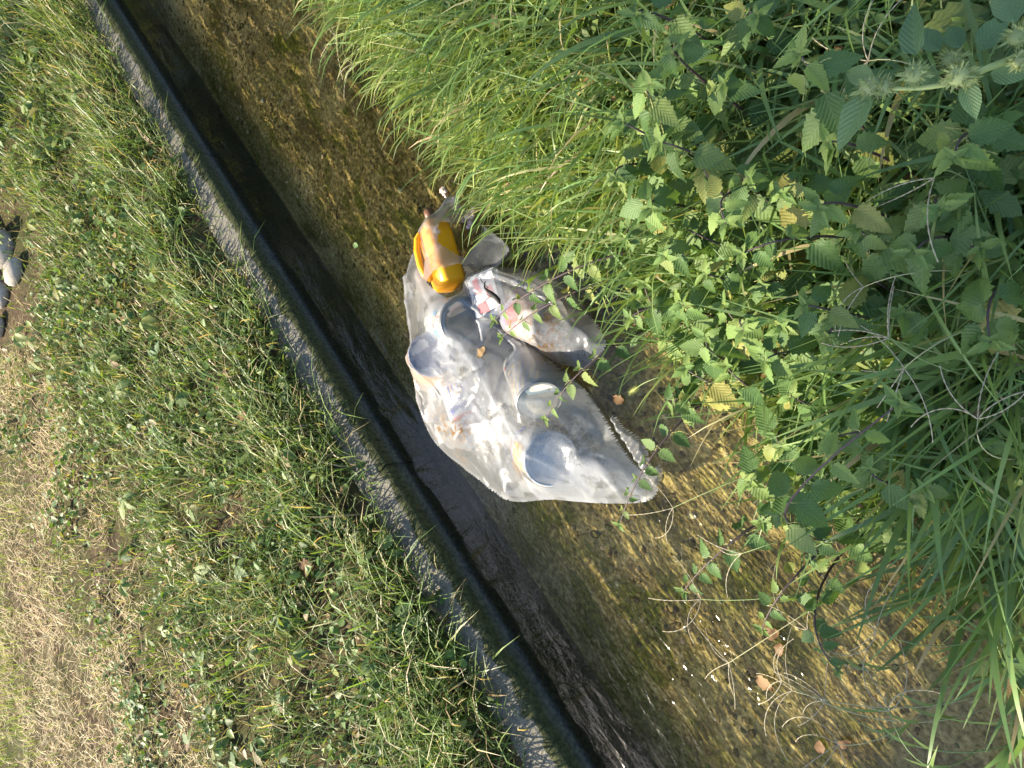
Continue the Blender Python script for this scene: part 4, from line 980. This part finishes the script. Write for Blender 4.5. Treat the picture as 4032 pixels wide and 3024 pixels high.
# ---- nettles named one by one
nettle(bank_pt(2660, 960), at(1945, 1262, .27), 'nettle spray reaching farthest left over the bag, tip above the twig', size=.062, nodes=8, sag=.16, seed=1, start=.25, young=1)
nettle(bank_pt(2620, 1060), at(1975, 1330, .24), 'nettle spray just below the farthest one over the bag', size=.055, nodes=8, sag=.12, seed=2, start=.25, young=1)
nettle(bank_pt(2700, 1250), at(2150, 1650, .22), 'nettle spray whose tip crosses the stained cream lid', size=.058, nodes=8, sag=.14, seed=3, start=.25, young=1)
nettle(bank_pt(2900, 1500), at(2440, 2065, .16), 'dark nettle spray across the lower tail of the bag', size=.055, nodes=8, sag=.16, seed=4, start=.3)
nettle(bank_pt(3250, 1900), at(2690, 2330, .20), 'nettle spray hanging over open water below the bag', size=.06, nodes=7, sag=.2, seed=5, start=.3)
nettle(bank_pt(3420, 2020), at(3000, 2480, .24), 'short nettle spray over the water among crabgrass', size=.05, nodes=6, sag=.2, seed=6, start=.35, young=1)
nettle(bank_pt(3340, 2150), at(3300, 2640, .30), 'upright dark stemmed nettle hanging straight down the picture over water', size=.05, nodes=7, sag=.16, seed=7, start=.25)
nettle(bank_pt(3250, 2050), at(3540, 1590, .78), 'tall yellowing nettle with thick dark stem and seed clusters', size=.075, nodes=8, sag=.05, seed=8, start=.2, young=2)
nettle(bank_pt(2900, 1600), at(2690, 1560, .36), 'nettle standing at the waterline right of the bag', size=.06, nodes=6, sag=.1, seed=9)
spots = [(2600, 560), (2760, 640), (2420, 700), (2560, 820), (2700, 900), (2860, 880), (2460, 940), (2620, 1010), (2780, 1080), (2920, 1000), (2540, 1120), (2690, 1200), (2850, 1200), (3000, 1130), (2480, 1250), (2620, 1330), (2780, 1330), (2930, 1300), (3080, 1290), (2700, 1450), (2860, 1440), (3010, 1420), (3170, 1200), (3260, 1330), (3420, 1080), (3560, 1240), (3380, 900), (3220, 820), (3080, 760), (2950, 700), (2560, 330), (2680, 180), (2450, 480), (2850, 330), (3260, 560), (3700, 820), (3860, 980), (3600, 1000), (3760, 620), (3120, 1560), (3260, 1720), (3080, 1760), (3180, 1900), (3300, 1950), (3420, 1850), (2960, 1900), (3000, 2060), (3160, 2080), (3500, 2060), (3640, 1920), (2500, 60), (2980, 60), (3150, 210), (3900, 1350)]
NLAB = ranked(spots, [(2520, 'along the water edge'), (2660, 'just behind the water edge'), (2830, 'in the left middle of the bank'), (2990, 'in the middle of the bank'), (3200, 'in the right middle of the bank'), (3440, 'in the shade right of the middle'), (9999, 'in the deep shade by the right edge')])
for k, (x, y) in enumerate(spots):
    h = rng.uniform(.32, .52) if x < 3300 else rng.uniform(.26, .42)
    b0 = bank_pt(x + 120, y); T = at(x, y, b0[2] + h); B = T + [rng.normal(0, .05), rng.normal(-.02, .05), 0]
    s, n = SN(B[0], B[1]); n = max(n, 1.09); xy = W(s, n); B = np.array([xy[0], xy[1], float(bank_z(s, n))])
    reg = 'by the water' if x < 2650 else ('in the shade at the right' if x > 3250 else 'in the middle of the near bank')
    nettle(B, T, 'leafy green nettle, %s from the top %s' % NLAB[k], 'nettles ' + reg, size=rng.uniform(.06, .085), nodes=int(rng.integers(5, 7)), sag=.02, seed=100 + k, start=.35, young=int(rng.integers(0, 2)), flowers=rng.random() < .6)
# ---- creeper
cs = [(3130, 430), (2880, 300), (2960, 150), (3290, 560), (2800, 480), (3190, 700), (3300, 210), (2700, 330), (3000, 560), (3420, 620), (3560, 130), (3880, 150), (3000, 880), (3180, 960), (3900, 760), (3700, 1180), (3850, 1560), (3550, 2120), (3420, 2200), (3650, 2080), (2500, 420), (2420, 560), (2310, 430), (2350, 850), (2250, 960), (3780, 500), (3600, 720), (3350, 1200), (3100, 1150), (2650, 1230), (3480, 1450), (3700, 1900), (3800, 2550), (3900, 2300)]
lab = {0: 'yellow green creeper leaf with pinkish flush below the pigweed tip', 17: 'creeper leaf turning brown above the lower water edge', 11: 'dark purple green creeper leaf in the upper right corner'}
CLAB = ranked(cs, [(2720, 'near the overhanging grass'), (3050, 'in the middle of the bank'), (3310, 'left of the pigweed line'), (3650, 'in the right shade'), (9999, 'by the right edge')])
for k, (x, y) in enumerate(cs):
    p = bank_pt(x, y); h = rng.uniform(.10, .22); T = at(x, y, p[2] + h); T[2] = p[2]
    creeper(T, rng.uniform(.075, .105), lab.get(k, 'five fingered creeper leaf, %s from the top %s' % CLAB[k]), 'creeper leaves on the near bank', 700 + k, rng.uniform(-2.6, -.5), h)
# ---- coarse grass tufts at the photographer's feet
ct = [(3950, 620), (3980, 1050), (3900, 1450), (3980, 1800), (3800, 1700), (3950, 2150), (3800, 2250), (3700, 1500), (3600, 900), (3450, 420), (3250, 330), (3050, 250), (4020, 2600), (4000, 2850), (3900, 2400), (3650, 1650), (4000, 300), (3700, 250), (2650, 450), (2500, 250), (3980, 1300), (3950, 2050), (3600, 1350), (3900, 900), (2750, 150)]
for k, (x, y) in enumerate(ct):
    p = bank_pt(min(x + 60, 4150), y); reg = 'right edge of the picture' if x > 3750 else 'near bank between the nettles'
    tuft('coarse_grass', p, 13, rng.uniform(.34, .5) if y < 2300 else .26, .0145, [(.11, .2, .075), (.13, .23, .08), (.16, .26, .085)][k % 3], 'coarse broad bladed grass tuft at the ' + reg, 'coarse grass at the ' + reg, 1.0, 800 + k, az0=rng.normal(AZW + .2, .5), t1=(1.1, 2.5), dry=.05)
# ---- crabgrass stalks with finger spikes
def crabgrass(B, T, label, seed, group='crabgrass stalks', spikes=4, L=.1, sag=.12):
    r = np.random.default_rng(seed); t = empty('crabgrass_stalk', tuple(B))
    P = curve_pts(B, T, sag, 12); Q = P - np.asarray(B)
    obj('stem', mesh('stem', *tube(Q, np.linspace(.0014, .0006, 12), 5), M_stem_p if r.random() < .6 else M_stem_g, None, True), t)
    d = P[-1] - P[-3]; az = math.atan2(d[1], d[0])
    for k in range(spikes):
        a = az + (k - (spikes - 1) / 2) * .7 + r.normal(0, .2); l = L * r.uniform(.7, 1.2); q = np.linspace(0, 1, 18)[:, None]; e = r.uniform(-.5, .5); cv = r.normal(0, .5)
        S = Q[-1] + np.concatenate([np.cos(a + cv * q) * q * l, np.sin(a + cv * q) * q * l, e * q * l - .3 * q ** 2 * l], 1)
        obj('spike', mesh('spike', *tube(S, np.where(np.arange(18) % 2, .00115, .0005), 4), M_spike), t)
    for k in range(2):
        f = r.uniform(.15, .6); p = Q[int(f * 11)]
        V, F, C = blades(p[None], np.array([az + r.normal(0, .7)]), np.array([r.uniform(.07, .13)]), np.array([.007]), np.array([.5]), np.array([2.0]), np.array([(.13, .22, .06)]), np.array([(.2, .27, .08)]), 5)
        obj('blade', mesh('blade', V, F, M_grass, C, True), t)
    tag(t, label, 'crabgrass', group)
cg = [((3250, 1400), (2925, 1462, .36), 'crabgrass stalk bending over the flap of the bag'), ((3500, 2250), (2760, 2360, .24), 'crabgrass stalk reaching farthest over the water below the bag'), ((3500, 2200), (2870, 2610, .20), 'long straight crabgrass stalk crossing the open water'), ((3900, 2780), (3080, 2680, .28), 'crabgrass stalk with wide spread spikes at lower right'), ((3950, 2700), (3120, 2720, .22), 'second crabgrass stalk next to the wide spread one'), ((4000, 2920), (3250, 2760, .22), 'low crabgrass stalk at the lower right edge'), ((3400, 2000), (2920, 2180, .30), 'pinkish crabgrass stalk above the water among nettle sprays'), ((3300, 1750), (2650, 2000, .25), 'crabgrass stalk tip hanging near the tail of the bag'),
      ((3950, 500), (3420, 240, .62), 'pale crabgrass stalk left of the pigweed'), ((3950, 820), (3680, 700, .68), 'crabgrass stalk forking in the right shade'), ((4000, 1100), (3400, 1130, .62), 'long crabgrass stalk across the right shade'), ((4050, 1250), (3560, 1450, .6), 'crabgrass stalk with knotted spikes above the yellowing nettle'), ((3900, 1500), (3500, 1330, .6), 'crabgrass stalk pointing up from the yellowing nettle'), ((4050, 1800), (3850, 1650, .65), 'crabgrass stalk at the right edge middle'), ((4000, 2450), (3450, 2480, .3), 'crabgrass stalk over the wet edge at lower right'), ((3700, 2750), (3300, 2930, .2), 'crabgrass stalk at the bottom edge over water'), ((2100, 60), (1320, 140, .22), 'brown crabgrass stalk overhanging the water at the top'), ((2150, 160), (1390, 250, .2), 'second brown crabgrass stalk at the top grass edge'), ((3600, 2600), (3180, 2480, .26), 'crabgrass stalk curling over a drifting brown leaf'), ((3850, 2950), (3500, 2800, .3), 'crabgrass stalk in the lower right corner')]
for k, (b, t_, lb) in enumerate(cg):
    crabgrass(bank_pt(*b), at(*t_), lb, 900 + k, spikes=int(rng.integers(3, 6)), L=rng.uniform(.09, .14) if t_[2] < .4 else .1, sag=.1)
# ---- foxtail heads
def foxtail(B, T, label, seed):
    r = np.random.default_rng(seed); t = empty('foxtail_grass', tuple(B)); P = curve_pts(B, T, .1, 12); Q = P - np.asarray(B)
    obj('stem', mesh('stem', *tube(Q, .0011, 5), M_stem_g), t)
    d = (P[-1] - P[-2]); d /= np.linalg.norm(d); q = np.linspace(0, 1, 14)
    mb = MB(); mb.add(*tube(Q[-1] + d * q[:, None] * .05, .0048 * np.sin(math.pi * np.clip(q, .06, .96)) ** .5, 7))
    for k in range(260):
        f = r.random(); c = Q[-1] + d * f * .05; v = r.normal(size=3); v -= d * v.dot(d); v /= np.linalg.norm(v); e = c + v * .004 + (v * .008 + d * .006) * r.uniform(.5, 1.2); sdv = np.cross(v, d) * .0004
        mb.add([c + v * .003 - sdv, c + v * .003 + sdv, e], [[0, 1, 2]])
    obj('seed_head', mb.mesh('seed_head', M_flower), t); tag(t, label, 'foxtail grass', 'foxtail grasses')
foxtail(bank_pt(2900, 1440), at(2510, 1525, .22), 'yellowish foxtail head hanging beside the bag over dark water', 1)
foxtail(bank_pt(3000, 1180), at(2790, 1240, .42), 'green foxtail head among the nettles above the bag', 2)
foxtail(bank_pt(3200, 1330), at(2960, 1370, .42), 'green foxtail head in the middle of the near bank', 3)
# ---- pigweed
def pigweed():
    B = at(4300, 420, .36); T = at(3480, 350, .80); t = empty('pigweed_plant', tuple(B))
    ctrl = np.array([B, at(4120, 215, .62), at(3950, 245, .72), at(3780, 315, .78), at(3640, 345, .80), T]); P = []
    tt = np.linspace(0, 1, 22) * 5
    for x in tt:
        a = min(int(x), 4); f = x - a; p0, p1, p2, p3 = ctrl[max(a - 1, 0)], ctrl[a], ctrl[a + 1], ctrl[min(a + 2, 5)]
        P.append(.5 * (2 * p1 + (p2 - p0) * f + (2 * p0 - 5 * p1 + 4 * p2 - p3) * f * f + (3 * p1 - p0 - 3 * p2 + p3) * f ** 3))
    Q = np.array(P) - B
    obj('stem', mesh('stem', *tube(Q, np.linspace(.006, .0022, 22), 9), plain('pigweed_stem', (.33, .38, .13), .5), None, True), t)
    r = np.random.default_rng(4)
    for k, (x, y, z, sz) in enumerate([(3430, 340, .80, .020), (3600, 290, .82, .018), (3745, 235, .78, .016), (3770, 300, .80, .018), (3810, 315, .78, .014), (4010, 140, .74, .018), (4020, 240, .72, .014), (3480, 345, .80, .016)]):
        c = at(x, y, z) - B; mb = MB()
        for q in range(150):
            d = r.normal(size=3); d /= np.linalg.norm(d); e = d * sz * r.uniform(.6, 1.0) * np.array([1, 1.25, .8]); b = np.cross(d, r.normal(size=3)) * .0014
            mb.add([e * .55 - b, e * .55 + b, e * 1.25], [[0, 1, 2]])
        mb.add(I2V * sz * .62 * np.array([1, 1.2, .8]), I2F)
        obj('flower_cluster', mb.mesh('flower_cluster', M_fuzz), t, Matrix.Translation(Vector(c)))
    for k, (x, y, z, az, sz, pit) in enumerate([(3430, 370, .80, 140, .095, -.1), (3610, 215, .82, 10, .075, .25), (3700, 200, .76, 35, .06, 0), (3780, 190, .74, 20, .055, -.1), (3800, 330, .78, 195, .055, -.2), (3860, 200, .72, -30, .07, -.1), (3440, 310, .78, 60, .06, -.2), (3900, 290, .70, 260, .06, -.2), (3700, 280, .79, 100, .06, -.3), (4000, 90, .7, 20, .08, 0)]):
        p = at(x, y, z) - B; a = R(az - 0)
        # heading given as seen in the picture: 0 = to the right of the picture's own upright
        obj('leaf', PL[k % 2], t, leafM(p, a, pit, r.normal(0, .25), sz * .82))
    tag(t, 'tall pigweed with fuzzy green flower clusters and broad leaves at upper right', 'pigweed')
pigweed()
# ---- dead leaves in and by the water
for k, (x, y, z, lb, sz) in enumerate([(3035, 2495, .006, 'pinkish brown curled leaf drifting on the water', .045), (3070, 2560, .006, 'rust brown leaf drifting below the pinkish one', .035), (3020, 2690, .006, 'tan leaf fragment under the crabgrass spikes', .05), (3330, 2925, .006, 'brown leaf in the water at the bottom edge', .032), (3230, 2940, .006, 'orange brown leaf in the water near the bottom edge', .035), (2435, 1572, .004, 'orange brown leaf caught in the water right of the bag', .04), (2520, 1270, .16, 'orange dead leaf lit between the nettles', .05), (2000, 720, .2, 'rust brown dead leaf hanging in the upper grass', .06), (1660, 130, .3, 'red brown dead leaf on the sunlit upper grass', .06), (3200, 640, .38, 'orange dead leaf in the gap below the creeper', .06), (3850, 560, .4, 'brown dead leaf at the right edge below the pigweed', .06)]):
    dead_leaf(at(x, y, z), sz, lb, k, k * 1.1 + .4, .2)
pc = at(1410, 970, .004)
o = obj('floating_leaf', PL[0], M=leafM(pc, 1.2, 0, 0, .04)); tag(o, 'small bright green leaf floating on the water upstream of the bag', 'leaf')
